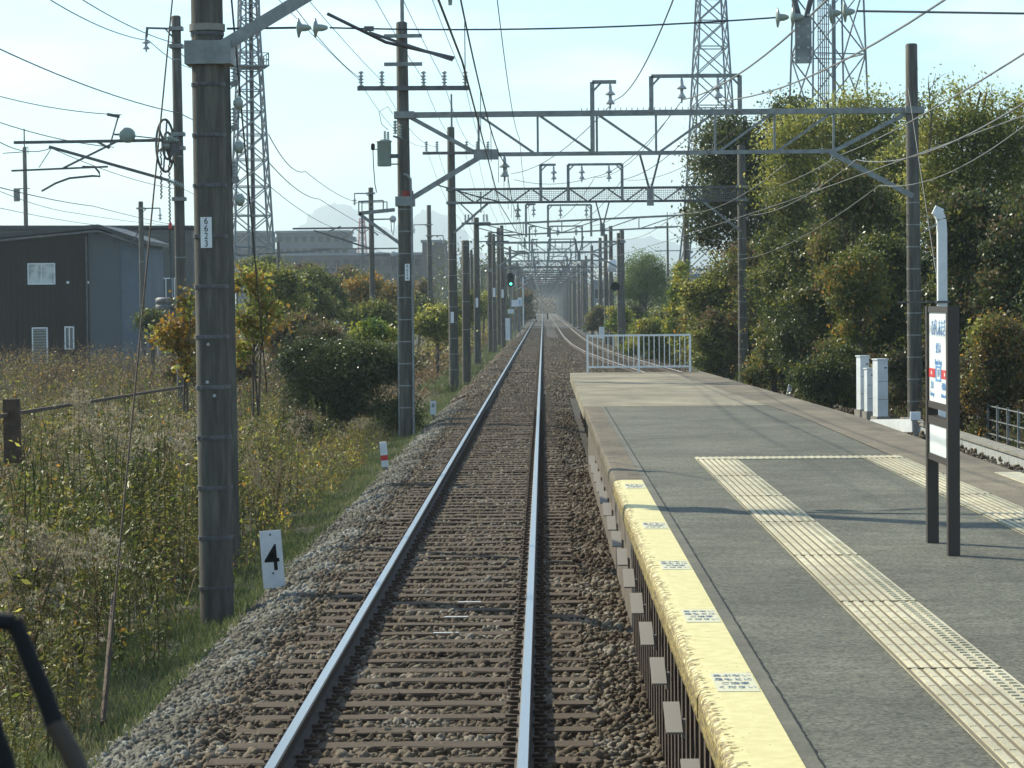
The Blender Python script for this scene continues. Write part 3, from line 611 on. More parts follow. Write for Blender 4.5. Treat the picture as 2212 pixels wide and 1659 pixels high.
        for i in range(n):
            x0_, x1_ = a+.3+(b_-a-.6)*i/n, a+.3+(b_-a-.6)*(i+1)/n
            MB().bar((x0_,Y,(zt if i<2 else zb)+zo(x0_)),(x1_,Y,(zb if i<2 else zt)+zo(x1_)),.05).build('diagonal', S, g)
            if i: MB().bar((x0_,Y,zb+zo(x0_)),(x0_,Y,zt+zo(x0_)),.05).build('strut', S, g)
    for f in (frames if frames is not None else [(1.27,1.87,zb,zt+.77,(1.72,),False),(2.74,4.94,zt,zt+.9,(3.5,4.4),True)]):
        hanger_frame(g, Y-.08, *f)
    vhanger(g, Y, vx, zb-.04)
    # messenger insulator and steady arm for the main track
    insul(g, (-.93,Y,zb-.05), [(r*1.3,z*1.9) for r, z in BELL], K['porcg'])
    return g, pl, prr
nb = [0.45+.52*i for i in range(22)]
# G0: the near gantry (its left pole fills the left of the picture, its beam is above the frame)
zP = -.62
g0, pl0, pr0 = gantry('nearest banded concrete gantry pole with number plate 6623 and knee brace', 27.3, -3.415, 9.6, zP, -.6, 10.6, 10.6, bandsl=(), frames=[(1.27,1.87,6.5,8.27,(1.72,),False),(2.9,5.1,7.5,8.4,(3.6,4.6),True)], rp=.178, rt_=.155, leanl=R(-.25))
bands_on(pl0, .182, .158, 11.2, [b for b in nb], True, .038)
MB().lathe([(.186,0),(.186,.07)], (0,0,6.2), n=20).build('clamp_band', K['slab'], pl0)
pp = at(449, 502, 27.1); pq = MB().box((0,0,0),(.115,.012,.315)).build('number_plate', K['white'], pl0, loc=(pp.x+3.415,-.19,pp.z-zP))
for k, ch in enumerate('6623'): text(ch, .095, K['black'], pq, 'digit', (0,-.008,.115-k*.077), (R(90),0,0), .9)
for (px, py) in ((452,744),(450,826),(465,855)): q = at(px,py,27.1); MB().lathe([(.018,0),(.014,.02)], (q.x+3.415,-.18,q.z-zP), (0,-1,0), 10).build('bolt_cap', K['porc'], pl0)
# G1: gantry at 66 m with transformer and crossarm
z1 = -.6
g1, pl1, pr1 = gantry('second gantry with open truss beam, its left pole carrying transformer and crossarm', 66, -3.42, 9.28, z1, -.55, 9.82, 9.15, leanl=R(-.25), leanr=R(-.35), bandsl=[.8+.55*i for i in range(10)])
def x1w(px, py, Y=66): return at(px, py, Y)
def crossarm(parent, Y, pxs, py, zoff=0, half=.05):
    p, q = at(pxs[0]-8, py, Y), at(pxs[-1]+8, py-1, Y)
    a = MB().bar(p, q, .09, .11).build('crossarm', K['dsteel'], parent)
    for px in pxs: w = at(px, py-4, Y); insul(a, (w.x, Y, w.z), [(r*1.5,z*1.6) for r, z in INS], K['dsteel'] if 0 else K['porc'])
    return a
crossarm(g1, 65.8, [780,825,915,960,1005], 191)
MB().lathe([(.05,0),(.045,1.6)], (-3.45,66,9.82), n=8).build('top_pipe', K['steel'], g1)
MB().bar((-3.9,65.78,9.45),(-2.95,65.78,9.45),.06,.09).build('pole_clamp', K['steel'], g1); MB().bar((-3.9,65.78,8.75),(-2.95,65.78,8.75),.06,.09).build('pole_clamp', K['steel'], g1)
c0, c1 = at(873, 412, 65.8), at(875, 434, 65.8)
MB().lathe([(.183,0),(.183,c0.z-c1.z)], (c1.x+.02,66,c1.z), n=20).build('red_band', mat('faded_red', (.26,.035,.025), .7), g1)
MB().tube([(-3.25,65.79,-.5),(-3.25,65.79,5.2),(-3.27,65.79,5.9),(-3.36,65.79,6.0),(-3.45,65.79,6.02)], .03, 6).build('cable_pipe', K['steel'], g1)
MB().tube([(-3.62,65.85,-.5),(-3.62,65.85,3.9)], .015, 5).build('earth_pipe', K['steel'], g1)
q = at(880, 588, 65.8); pq = MB().box((q.x,65.78,q.z),(.12,.012,.42)).build('number_plate', K['white'], g1)
for k, ch in enumerate('6624'): text(ch, .11, K['black'], pq, 'digit', (q.x,65.77,q.z+.15-k*.1), (R(90),0,0))
# service platform (cage) on the left of G1's pole
a_, b_ = at(775, 461, 66), at(853, 453, 66)
cg = MB().bar(a_, b_, .06, .09).build('service_step', K['steel'], g1)
m = MB(); a2, b2 = at(775,435,66), at(828,433,66); a3, b3 = at(782,437,66.4), at(836,436,66.4)
m.bar(a_,a2,.03); m.bar(a2,b2,.03); m.bar(b2, at(828,460,66),.03); m.bar(at(782,460,66.4),a3,.025); m.bar(a3,b3,.025); m.bar(b3,at(836,460,66.4),.025); m.bar(a2,a3,.025)
m.build('step_rail', K['steel'], cg); MB().bar(a_, at(866,528,66), .06, .08).build('step_brace', K['steel'], g1)
# transformer
tp = at(830, 333, 65.7)
tf = thing('pole_transformer', 'grey green pole transformer drum hung on the left side of the second gantry pole', 'transformer', tuple(tp))
MB().lathe([(.165,-.30),(.175,-.28),(.175,.28),(.19,.30),(.19,.33),(.10,.36)], n=18).build('tank', K['green'], tf)
MB().lathe([(.18,0),(.18,.03)], (0,0,-.2), n=18).build('hoop', K['green'], tf)
MB().box((.28,0,-.05),(.22,.06,.10)).build('bracket', K['dsteel'], tf); MB().box((.28,0,-.25),(.22,.05,.03)).build('bracket', K['dsteel'], tf)
for dx, dz in ((.02,.36),(.10,.34)): insul(tf, (dx,0,dz), sc=.9, mt=K['porcg'])
MB().lathe([(.03,0),(.05,.03),(.05,.14),(.02,.17)], (-.28,0,.10), n=8).build('fuse', K['black'], tf); MB().bar((-.28,0,.12),(-.17,0,.12),.02).tube([(-.28,0,.1),(-.27,0,-.3),(-.24,0,-.75),(-.20,0,-.95)], .012, 5).build('cable', K['black'], tf)
MB().tube([(.1,0,.6),(-.06,0,.75),(-.12,0,1.05),(.1,0,1.18),(.22,0,1.0)], .008, 4).build('lead_wire', K['wire'], tf)
ct = thing('cutout_switch', 'ribbed cutout switch above the transformer on the second gantry pole', 'switch', tuple(at(858,285,65.7)))
for dx, dz, dy in ((-.05,-.05,0),(.07,-.15,.05)): insul(ct, (dx,dy,dz), [(r*1.3,z*1.4) for r, z in INS], K['porcg'])
MB().bar((-.1,0,-.1),(.25,0,-.22),.05,.05).build('bracket', K['dsteel'], ct)
# G2: mesh gantry at 100.7
g2, pl2, pr2 = gantry('third gantry whose boxed beam is covered with wire mesh', 100.7, -3.42, 7.62, -.6, -.5, 9.55, 8.75, zb=6.66, zt=7.17, style='mesh', leanl=R(-.2), leanr=R(-.2), bandsl=[.9+.6*i for i in range(9)], frames=[(-.05,.53,6.66,8.07,(.45,),False),(1.0,3.05,6.66,8.07,(1.52,2.55),True)], vx=2.3)
crossarm(g2, 100.5, [921,944,1008,1031,1054], 331)
MB().lathe([(.04,0),(.035,1.25)], (-3.42,100.7,9.55), n=8).build('top_pipe', K['steel'], g2)
q = at(979, 675, 100.5); MB().box((-3.46,100.48,2.3),(.12,.012,.42)).build('number_plate', K['white'], g2)
# second thinner pole strapped just behind G2's left pole
pz = thing('strapped_pole', 'dark concrete pole strapped close behind the third gantry pole, left of the rails', 'pole', (-3.02,103.5,-.6)); concrete_shaft(.17,.15,5.9).build('shaft', K['concrete'], pz); bands_on(pz,.17,.15,5.9,[5.7,4.6,3.5,2.4],False)
# G3: sloped light gantry at 138
g3, pl3, pr3 = gantry('fourth gantry with a light beam that rises to the right', 138, -3.45, 7.5, -.6, -.5, 7.35, 7.75, zb=6.35, zt=6.95, style='light', tilt=.42, frames=[(-.85,-.35,6.3,8.0,(-.45,),False),(.3,2.55,6.3,7.95,(.95,2.3),True)], vx=1.9)
crossarm(g3, 137.8, [1005,1012,1020,1045,1052], 483)
MB().lathe([(.035,0),(.03,1.1)], (-3.2,138,7.6), n=8).build('top_pipe', K['steel'], g3); MB().box((-3.45,137.79,2.9),(.13,.012,.5)).build('number_plate', K['white'], g3)
# far gantries, every 35 m or so, each its own thing
spec = [(173,5.2,7.5,7.6,'truss','fifth gantry, its truss beam just beyond the sloped one'),(207,5.35,8.8,8.9,'light','sixth gantry behind the green signal'),(243,5.3,7.2,8.9,'mesh','seventh gantry, first of the two far mesh beams'),(279,5.2,9.0,9.0,'mesh','eighth gantry, second of the two far mesh beams'),(316,5.2,7.4,8.6,'truss','ninth gantry down the line')]
for (Y, xr_, a, b, st, lb) in spec: gantry(lb, Y, -3.45, xr_, -.6, -.5, a, b, zb=6.2, zt=6.85, style=st, lod=1, frames=[(-.85,-.35,6.3,7.9,(-.45,),False),(.5,2.6,6.3,7.9,(1.0,2.2),True)], vx=1.7)
fg, _, _ = gantry('small far gantry in the hazy tunnel of beams at the vanishing point', 352, -3.45, 5.2, -.6, -.5, 8.6, 8.8, zb=6.2, zt=6.85, style='truss', lod=2, frames=[(.5,2.6,6.3,7.9,(1.0,2.2),True)], vx=1.7, group='far gantries at the vanishing point')
for i in range(1, 17): dup(fg, (0, 35.5*i, 0))
# ---------------------------------------------------------------- single poles
def lone(px, pyt, pyb, Y, wpx, name, label, zb=None, bands=True, group=None, lean=-.3):
    t_ = at(px, pyt, Y); z0 = at(px, pyb, Y).z if zb is None else zb; r = wpx/F*Y/2; h = t_.z - z0
    p = thing(name, label, 'pole', (t_.x, Y, z0), group); p.rotation_euler.y = R(lean)
    concrete_shaft(r*1.08, r*.88, h, n=14).build('shaft', K['concrete'], p)
    if bands: bands_on(p, r*1.08, r*.88, h, [h*k for k in (.22,.45,.68,.9)], False)
    return p, r, h
def Larm(p, r, h, dz, lx, dzl=-.35, mt=None):      # an L arm with a hanging insulator
    a = MB().bar((0,0,h-dz),(lx,0,h-dz),.05,.06).bar((lx,0,h-dz),(lx,0,h-dz+dzl*.5),.05,.05).bar((0,0,h-dz+dzl*.8),(lx*.3,0,h-dz),.04).build('arm', K['dsteel'], p)
    insul(a, (lx,0,h-dz+dzl*.5), [(q*1.1,z*1.4) for q, z in BELL], K['porc'])
    MB().box((0,0,h-dz),(r*3,r*2.4,.08)).build('clamp', K['steel'], p)
# behind the near pole: power pole with sideways insulators
p, r, h = lone(486, 140, 1000, 33, 38, 'power_pole', 'power pole half hidden behind the nearest gantry pole, insulators on its right side', zb=-.7, bands=False)
for py in (157, 252, 366):
    q = at(512, py, 33); a = MB().bar((.10,0,q.z+.7-.15),(q.x-p.location.x+.05,0,q.z+.7-.12),.05,.07).build('bracket', K['steel'], p)
    insul(a, (q.x-p.location.x,0,q.z+.7-.10), [(x*.95,z*.9) for x, z in INS], K['porc'])
    MB().lathe([(.03,0),(.08,.04),(.08,.09),(.03,.12)], (.13,0,q.z+.7-.38), (1,0,0), 12).build('spool_insulator', K['porcg'], p)
    MB().tube([(.10,0,q.z+.7-.2),(.2,0,q.z+.72),(q.x-p.location.x+.02,0,q.z+.7+.10)], .006, 4).build('jumper', K['wire'], p)
# JR side pole with tension wheel
p, r, h = lone(385, 34, 760, 71, 23, 'wheel_pole', 'tall concrete pole carrying the spoked tension wheel left of the nearest pole', zb=-1.2)
PJ = p.location; Lc = lambda px, py, Y=71: at(px,py,Y) - PJ
m = MB(); m.bar(Lc(382,62),Lc(320,60),.05,.05); m.bar(Lc(323,60),Lc(321,80),.06); m.bar(Lc(376,78),Lc(362,62),.04); a = m.build('top_arm', K['dsteel'], p)
insul(a, Lc(320,78), [(x*1.1,z*1.3) for x, z in BELL], K['porc'])
for py in (62, 100, 290, 320, 430): q = Lc(385,py); MB().box((0,0,q.z),(.36,.34,.10)).build('clamp', K['steel'], p)
wh = thing('tension_wheel', 'spoked wheel of the wire tensioner with hanging chains on its pole', 'pulley wheel', tuple(at(358,315,70.8)))
rz_ = .70
m = MB(); pts = [(.19*math.cos(t),-.1+ .35*math.cos(t),rz_*math.sin(t)) for t in [2*math.pi*k/28 for k in range(29)]]; m.tube(pts,.035,6,cap=False); m.build('rim', K['dsteel'], wh)
m = MB(); pts = [(.10*math.cos(t)+.05,.0+.2*math.cos(t),.36*math.sin(t)) for t in [2*math.pi*k/20 for k in range(21)]]; m.tube(pts,.035,6,cap=False); m.build('inner_ring', K['dsteel'], wh)
for k in range(6): t = math.pi*k/3+.3; MB().bar((.0,-.1,0),(.19*math.cos(t),-.1+.35*math.cos(t),rz_*math.sin(t)),.04,.05).build('spoke', K['dsteel'], wh)
MB().lathe([(.12,-.1),(.12,.1)], (0,-.1,0), (1,.3,0), 12).build('hub', K['steel'], wh)
MB().box((.22,0,0),(.30,.1,.5)).build('mount', K['dsteel'], wh)
for dx, l in ((-.12,-1.1),(.10,-2.2)):
    m = MB(); z = -.1
    while z > l*1.3: m.box((dx+(.012 if int(z*20)%2 else -.012),-.1,z),(.035,.03,.06)); z -= .05
    m.build('chain', K['rust'], wh)
MB().tube([(.10,-.1,-2.6),(.12,-.1,-5)], .02, 5).build('weight_cable', K['wire'], wh); MB().box((-.02+.13,-.12,-2.15),(.08,.05,.16)).build('red_tag', K['red'], wh)
# cantilever from the wheel pole towards the left
cv = thing('cantilever', 'cantilever of crossing steel tubes with pale insulators reaching left from the wheel pole', 'cantilever', tuple(at(375,320,70.6)))
PC = cv.location; Lq = lambda px, py, Y=70.6: at(px,py,Y) - PC
MB().bar(Lq(30,308),Lq(352,303),.07,.08).build('top_tube', K['dsteel'], cv); MB().bar(Lq(106,317),Lq(362,389),.08).build('main_tube', K['dsteel'], cv)
MB().bar(Lq(137,363),Lq(266,299),.05).build('cross_tube', K['dsteel'], cv); MB().bar(Lq(25,369),Lq(233,360),.05).build('steady_tube', K['dsteel'], cv)
MB().tube([Lq(178,360),Lq(205,361),Lq(214,372),Lq(216,381),Lq(200,380),Lq(150,385),Lq(120,396),Lq(90,413)],.03,5).build('registration_arm', K['dsteel'], cv)
MB().bar(Lq(110,322),Lq(84,362),.02).build('strap', K['dsteel'], cv)
MB().bar(Lq(232,247),Lq(258,252),.10,.08).bar(Lq(256,250),Lq(236,320),.035).bar(Lq(210,306),Lq(236,320),.10,.06).build('yoke', K['dsteel'], cv)
for (pa, pb) in (((352,303),(386,303)),((362,389),(398,404)),((352,297),(378,299))):
    u, v = Lq(*pa), Lq(*pb); l = (v-u).length; prof = [(.02,0)]
    k = 0
    while k*.055+.05 < l: prof += [(.025,k*.055+.01),(.075,k*.055+.02),(.075,k*.055+.03),(.025,k*.055+.045)]; k += 1
    MB().lathe(prof+[(.02,l)], u, v-u, 10).build('ribbed_insulator', K['porcg'], cv)
dr = thing('wire_drum', 'round grey ball shaped drum on the tensioner wire', 'drum', tuple(at(275,292,70.5)))
MB().lathe([(.05,-.16),(.17,-.15),(.205,-.08),(.21,.0),(.205,.08),(.17,.15),(.05,.16)], (0,0,0), (.15,1,0), 20).build('casing', K['green'], dr); MB().bar((-.35,0,.02),(-.2,0,.02),.05).bar((-.2,0,.02),(1.0,0,-.12),.03).build('rod', K['dsteel'], dr)
# other poles left
small = [(306,435,790,131,12,'pole','thin dark pole in front of the grey building',True),(55,318,500,230,10,'pole','far pole with a small hanging transformer above the dark house roof',False),
 (602,522,700,200,8,'pole','slim far pole by the apartment block left of the orange trees',False),(730,570,690,257,5,'pole','slimmest far pole over the orange trees',False),
 (803,405,715,137,12,'pole','pole with two drum insulators on arms left of the second gantry pole',True),(928,443,700,190,10.5,'pole','pole between the second and third gantry poles',True)]
PD = {}
for (px,pt,pb,Y,w,nm,lb,bd) in small:
    zb = -1.3; PD[px] = lone(px,pt,pb,Y,w,'catenary_pole',lb,zb=zb if px != 55 else 0,bands=bd)
p, r, h = PD[306]; Larm(p,r,h,.35,.95); MB().bar((0,0,h-1.2),(-.5,0,h-2.2),.06).build('stay', K['dsteel'], p)
p, r, h = PD[803]; Larm(p,r,h,.3,-.85)
for dz in (1.65,3.5):
    a = MB().bar((-.25,0,h-dz),(1.0,0,h-dz),.06,.07).build('drum_arm', K['dsteel'], p); MB().lathe([(.06,-.1),(.18,-.06),(.18,.06),(.06,.1)],(1.12,0,h-dz),(0,1,0),14).build('drum', K['porc'], a); MB().tube([(1.02,0,h-dz-.1),(1.05,0,h-dz-.6),(1.12,0,h-dz-.85),(1.18,0,h-dz-.5),(1.2,0,h-dz-.1)],.02,4).build('loop', K['wire'], a)
p, r, h = PD[928]; Larm(p,r,h,1.4,-1.1); Larm(p,r,h,2.2,1.0); MB().box((-.0,-.25,h-5.3),(.5,.1,.1)).build('step', K['dsteel'], p)
p, r, h = PD[55]
MB().bar((0,0,h),(0,0,h+1.6),.1).bar((0,0,h),(.3,0,h),.06).bar((.3,0,h),(.3,0,h-.6),.05).build('top_mast', K['dsteel'], p); MB().lathe([(.25,0),(.28,.05),(.28,1.0),(.3,1.05)],(-.75,0,h-4.7),n=12).build('drum_transformer', K['steel'], p); MB().bar((-1,0,h-3.6),(.4,0,h-3.6),.08).build('arm', K['dsteel'], p)
MB().bar((-1.9,0,h-.5),(0,0,h-.4),.07).build('arm', K['dsteel'], p)
for (px, lb) in ((602,'a'),(730,'b')):
    p, r, h = PD[px]
    if px == 602:
        MB().bar((-3.2,0,h-1.0),(3.9,0,h-.7),.09).build('cantilever_arm', K['dsteel'], p); MB().bar((-4.2,0,h-3.0),(4,0,h-3.1),.08).build('lower_arm', K['dsteel'], p)
        MB().bar((.2,0,h-3.9),(4.0,0,h-3.0),.07).build('strut', K['dsteel'], p); MB().box((0,-.2,h-7.1),(.42,.06,.28)).build('white_plate', K['white'], p)
    else:
        MB().bar((-3.2,0,h-1.7),(1.5,0,h-1.4),.09).build('cantilever_arm', K['dsteel'], p); MB().box((0,-.2,h-5.6),(.42,.06,.28)).build('white_plate', K['white'], p)
cb = thing('far_cantilever', 'long dark cantilever arms crossing in front of the apartment block', 'cantilever', tuple(at(803,500,137)))
Lz = lambda px, py: at(px,py,136.8) - cb.location
MB().bar(Lz(632,494),Lz(800,492),.07,.09).build('top_tube', K['dsteel'], cb); MB().bar(Lz(678,498),Lz(800,537),.09).build('main_tube', K['dsteel'], cb); MB().bar(Lz(710,500),Lz(736,489),.06).build('strut', K['dsteel'], cb)
# slim poles in the left distance
fp, r, h = lone(1019, 540, 700, 215, 7, 'distant_pole', 'slim distant pole among the crowded poles left of the line', zb=-.8, bands=False, group='slim distant poles left of the line')
MB().bar((-.6,0,h-.4),(.6,0,h-.4),.07).build('crossarm', K['dsteel'], fp)
for (px, Y) in ((1041,330),(1055,300),(1075,420),(1112,330),(1120,300),(1108,390),(1085,520),(1126,430)):
    q = at(px, 660, Y); dup(fp, (q.x, Y, -.8))
for (px, pt, Y, w, lb) in ((1067,505,172,8.5,'narrow pole between the fourth gantry pole and the green signal'),(1085,487,190,9,'pole with a white cabinet at its foot beside the green signal')):
    p, r, h = lone(px,pt,760,Y,w,'line_pole',lb,zb=-.6); MB().bar((-1.0,0,h-.5),(1.0,0,h-.5),.08).build('crossarm', K['dsteel'], p); MB().box((0,-r-.02,4.2),(.16,.02,.6)).build('number_plate', K['white'], p)
# right side extra poles
for (px, pt, Y, w, lb) in ((1309,506,193,10,'plain grey pole right of the tracks beyond the white fence'),(1337,503,160,8,'pole carrying the black signal back right of the tracks'),(1443,480,185,5,'slim dark pole standing behind the round green tree')):
    p, r, h = lone(px,pt,760,Y,w,'line_pole',lb,zb=-.5)
    if px == 1443: MB().bar((-.9,0,h-.3),(.9,0,h-.3),.06).bar((-.9,0,h-2),(.9,0,h-2),.06).build('crossarm', K['dsteel'], p); MB().bar((0,0,h),(0,0,h+.7),.05).build('tip', K['dsteel'], p)
fp2, r, h = lone(1250, 570, 700, 330, 7, 'distant_pole', 'slim distant pole in the row right of the line', zb=-.5, bands=False, group='slim distant poles right of the line')
for (px, Y) in ((1262,300),(1240,360),(1243,400),(1232,430),(1225,480),(1228,520),(1219,560)): q = at(px,660,Y); dup(fp2, (q.x, Y, -.5))
# signals
s_ = thing('railway_signal', 'black railway signal with a lit green lamp left of the rails', 'signal', tuple(at(1103,640,210)))
MB().lathe([(.27,-.02),(.27,.02)],(0,-.05,.6),(0,-1,0),20).build('head', K['black'], s_) if 0 else None
def oval(m, w, h, y0, y1):
    pts = [(w/2*math.cos(t), h/2-w/2+w/2*math.sin(t)) for t in [math.pi*k/8 for k in range(9)]] + [(w/2*math.cos(t), -h/2+w/2+w/2*math.sin(t)) for t in [math.pi+math.pi*k/8 for k in range(9)]]
    return m.prism(pts, y0, y1)
o = oval(MB(), .52, 1.15, -.06, .06).build('head', K['black'], s_, loc=(0,0,1.3))
for k, z in enumerate((.35,.05,-.28)):
    MB().lathe([(.10,0),(.10,.18)],(0,-.06,z),(0,-1,0),14).build('lamp_hood', K['black'], o) if z != -.28 else None
gm = bpy.data.materials.new('green_lamp'); gm.use_nodes = True; bq = gm.node_tree.nodes['Principled BSDF']; bq.inputs['Emission Color'].default_value = (.05,1,.65,1); bq.inputs['Emission Strength'].default_value = 2.2
MB().lathe([(.10,0),(.10,.03)],(0.03,-.07,-.32),(0,-1,0),14).build('green_lamp', gm, o)
MB().bar((0,.1,-3.4),(0,.1,1.4),.12).build('mast', K['steel'], s_)
MB().box((0,-.1,-1.2),(.5,.1,.35)).build('box', K['white'], s_)
s_ = thing('signal_back', 'black polygonal signal hood fixed to a pole right of the tracks', 'signal', tuple(at(1327,619,159.5)))
MB().prism([(-.25,-.1),(-.16,.22),(.1,.28),(.28,.14),(.28,-.18),(.0,-.28)], -.1, .12).build('hood', K['black'], s_); MB().box((.2,.1,0),(.3,.08,.08)).build('bracket', K['black'], s_)
s_ = thing('equipment_box', 'pale round grey box on the pole above the black hood', 'box', tuple(at(1322,575,192))); MB().lathe([(.2,-.42),(.33,-.4),(.33,.4),(.28,.45)],n=16).build('case', K['white'], s_); MB().box((-.3,0,-.1),(.3,.08,.08)).build('bracket', K['steel'], s_)
s_ = thing('trackside_cabinet', 'tall narrow white cabinet under the green signal left of the rails', 'cabinet', tuple(at(1097,735,200))); MB().box((0,0,.8),(.34,.34,1.6)).build('body', K['white'], s_); MB().box((0,0,1.63),(.38,.38,.06)).build('lid', K['white'], s_)
s_ = thing('trackside_cabinet', 'small white cabinet in front of the grey pole right of the tracks', 'cabinet', tuple(at(1300,730,200))); MB().box((0,0,.4),(.4,.34,.9)).build('body', K['white'], s_); MB().box((0,0,.87),(.44,.38,.05)).build('lid', K['dsteel'], s_)
s_ = thing('level_crossing_light', 'level crossing cross with red lamps left of the far rails', 'signal', tuple(at(1130,640,300)))
MB().bar((0,0,-3.5),(0,0,2.2),.14).build('mast', K['white'], s_)
for s in (-1,1): MB().bar((-.55,-.12,1.2+s*.4),(.55,-.12,1.2-s*.4),.16,.05).build('cross_arm', K['red'] if s > 0 else K['white'], s_); MB().lathe([(.28,0),(.28,.2)],(s*.5,-.1,-.4),(0,-1,0),12).build('lamp', K['black'], s_)
s_ = thing('notice_board', 'small pale notice board beside the line under the green signal', 'sign', tuple(at(1112,655,235))); MB().box((0,0,0),(.75,.05,.6)).build('board', K['white'], s_); MB().bar((0,.06,-3.2),(0,.06,.2),.08).build('post', K['steel'], s_)
s_ = thing('notice_board', 'small white board with a blue mark beside the pale one', 'sign', tuple(at(1123,652,228))); MB().box((0,0,0),(.38,.05,.75)).build('board', K['white'], s_); MB().box((0,-.03,-.05),(.1,.01,.4)).build('blue_mark', K['blue'], s_); MB().bar((0,.06,-3.2),(0,.06,.2),.08).build('post', K['steel'], s_)
for dx, lb in ((0,'dark squat post standing between the two far tracks'),): s_ = MB().box((0,0,.4),(.22,.2,.8)).lathe([(.16,.8),(.10,.95)],n=10).build('track_post', K['black'], label=lb, cat='post', loc=tuple(at(1183,690,400)))
# ---------------------------------------------------------------- wires
def catenary(pts, sag, n=14):
    out = []
    for k in range(len(pts)-1):
        p, q = Vector(pts[k]), Vector(pts[k+1]); sg_ = sag if not isinstance(sag, (list,tuple)) else sag[k]
        for i in range(n + (k == len(pts)-2)): t = i/n; v = p.lerp(q, t); v.z -= 4*sg_*t*(1-t); out.append(v)
    return out
def wire(pts, label, sag=.3, r=.010, mt=None, group=None, name='overhead_wire', cat='wire'):
    return MB().tube(catenary(pts, sag), r, 5, cap=True).build(name, mt or K['wire'], label=label, cat=cat, group=group)
sup = [-20, 27.3, 66, 100.7, 138, 173, 207, 243, 279, 316, 352, 387]
cw = [(TC-.04 + (.12 if i % 2 else -.12), y, 5.25) for i, y in enumerate(sup)] + [(TC,920,5.25)]
c1_ = wire(cw, 'contact wire hanging directly over the main track', 0, .011, K['copper'], name='contact_wire')
ms = [(TC, y, 6.25) for y in sup] + [(TC,920,6.25)]
m1_ = wire(ms, 'messenger wire above the contact wire of the main track', .42, .011, K['wire'], name='messenger_wire')
for (X, lb) in ((.0,'extra strand beside the messenger over the main track'),): wire([(X-.55, y, 6.9) for y in sup], lb, .5, .007)
n = 0
for k in range(1, 6):
    a, b = sup[k], sup[k+1]
    for t in (.1,.3,.5,.7,.9):
        y = a+(b-a)*t; zt_ = 6.25 - 4*.42*t*(1-t); MB().tube([(TC,y,5.26),(TC,y,zt_)],.006,4).build('dropper', K['wire'], c1_)
for k in range(1, 10):
    y = sup[k]; MB().tube([(-2.6 if k > 1 else -2.2,y,5.75),(-1.6,y,5.45),(TC,y,5.28)],.018,5).build('steady_arm', K['dsteel'], c1_)
xs2 = [(x2(y)+.1, y) for y in (5,27.3,66,100.7,138,173,207,243,279,316,352,387)]
c2_ = wire([(x,y,5.25) for x, y in xs2]+[(2.55,920,5.25)], 'contact wire over the curving side track', 0, .011, K['pale'], name='contact_wire')
wire([(x,y,6.2) for x, y in xs2 if y > 50]+[(2.55,920,6.2)], 'messenger wire over the curving side track', .4, .011, K['pale'], name='messenger_wire')
# distribution lines on the crossarms
for i, (X, X2, zz) in enumerate([(-4.55,-4.4,8.35),(-4.02,-4.0,8.35),(-2.95,-2.95,8.35),(-2.45,-2.5,8.35),(-1.92,-2.1,8.35)]):
    wire([(X-.5*(i<2)-.15, 0, 9.3),(X,65.8,8.4),(X2,100.5,8.8),(X2+.1,137.8,7.3),(X2+.1,173,7.2)], ['first','second','third','fourth','fifth'][i] + ' distribution wire from the left on the crossarm insulators', .45, .007, group='distribution wires on the crossarms')
# feeders from the hanging frames to the upper right
G = 'heavy feeder wires sweeping to the upper right'
f1 = at(1475,215,65.9); f2 = at(1557,218,65.9); f3 = at(1330,215,65.9)
wire([(4.6,10,8.2),(4.35,27.3,7.35) , f1], 'feeder wire from the left insulator of the wide frame to the upper right', [.1,.5], .018, K['pale'], G)
wire([(7.2,14,8.4),(6.4,27.3,7.5), f2], 'feeder wire from the right insulator of the wide frame to the upper right', [.1,.6], .018, K['pale'], G)
wire([(1.9,27.3,7.35), f3], 'feeder wire from the small frame rising to the top of the picture', [.55], .012, K['wire'], G)
for a_, b_, lb in ((f3, at(1104,375,100.6), 'loose wire from the small frame of the truss gantry down to the mesh gantry'),(f1, at(1283,382,100.6), 'wire from the wide frame down to the small frame of the mesh gantry'),(f2, at(1343,388,100.6),'wire from the wide frame down to the first insulator of the mesh gantry'),(at(1283,386,100.6), at(1187,480,137.8),'wire from the mesh gantry to the small frame of the sloped gantry'),(at(1344,388,100.6), at(1224,490,137.8), 'wire from the mesh gantry to the wide frame of the sloped gantry'),(at(1413,390,100.6),at(1275,488,137.8),'slack wire from the mesh gantry to the far insulator of the sloped gantry')):
    wire([a_, b_], lb, .4, .012)
    
for a_, b_, lb, sg_ in ((at(1110,388,100.5),at(1283,382,100.5),'slack jumper wire swinging left along the mesh gantry',.22),(at(1283,384,100.5),at(1450,245,80),'slack jumper from the small mesh frame towards the truss gantry',.5),(at(1344,388,100.5),at(1620,250,80),'slack jumper from the wide mesh frame to the right',.6)): wire([a_,b_], lb, sg_, .010)
# span wire across the top of the picture with disc insulators
Ys = 27.25
sw = thing('span_wire', 'span wire crossing the whole top of the picture with disc insulators', 'wire', tuple(at(1100,55,Ys)))
Ls = lambda px, py: at(px,py,Ys) - sw.location
MB().tube(catenary([Ls(490,62),Ls(640,60)],0),.012,5).build('strand', K['wire'], sw); MB().tube(catenary([Ls(712,60),Ls(1675,38)],.06),.009,5).build('strand', K['wire'], sw); MB().tube([Ls(1850,24),Ls(2260,30)],.012,5).build('strand', K['pale'], sw)
def dstring(pa, pb, n):
    u, v = Ls(*pa), Ls(*pb); d = v-u; l = d.length
    for k in range(n): MB().lathe([(x*.62*1.25,z*l/n/.2) for x, z in DISC], u+d*(k/n), d, 16).build('disc_insulator', K['porcg'], sw)
dstring((640,60),(712,60),2); dstring((1675,38),(1740,36),2); dstring((1790,30),(1850,24),2)
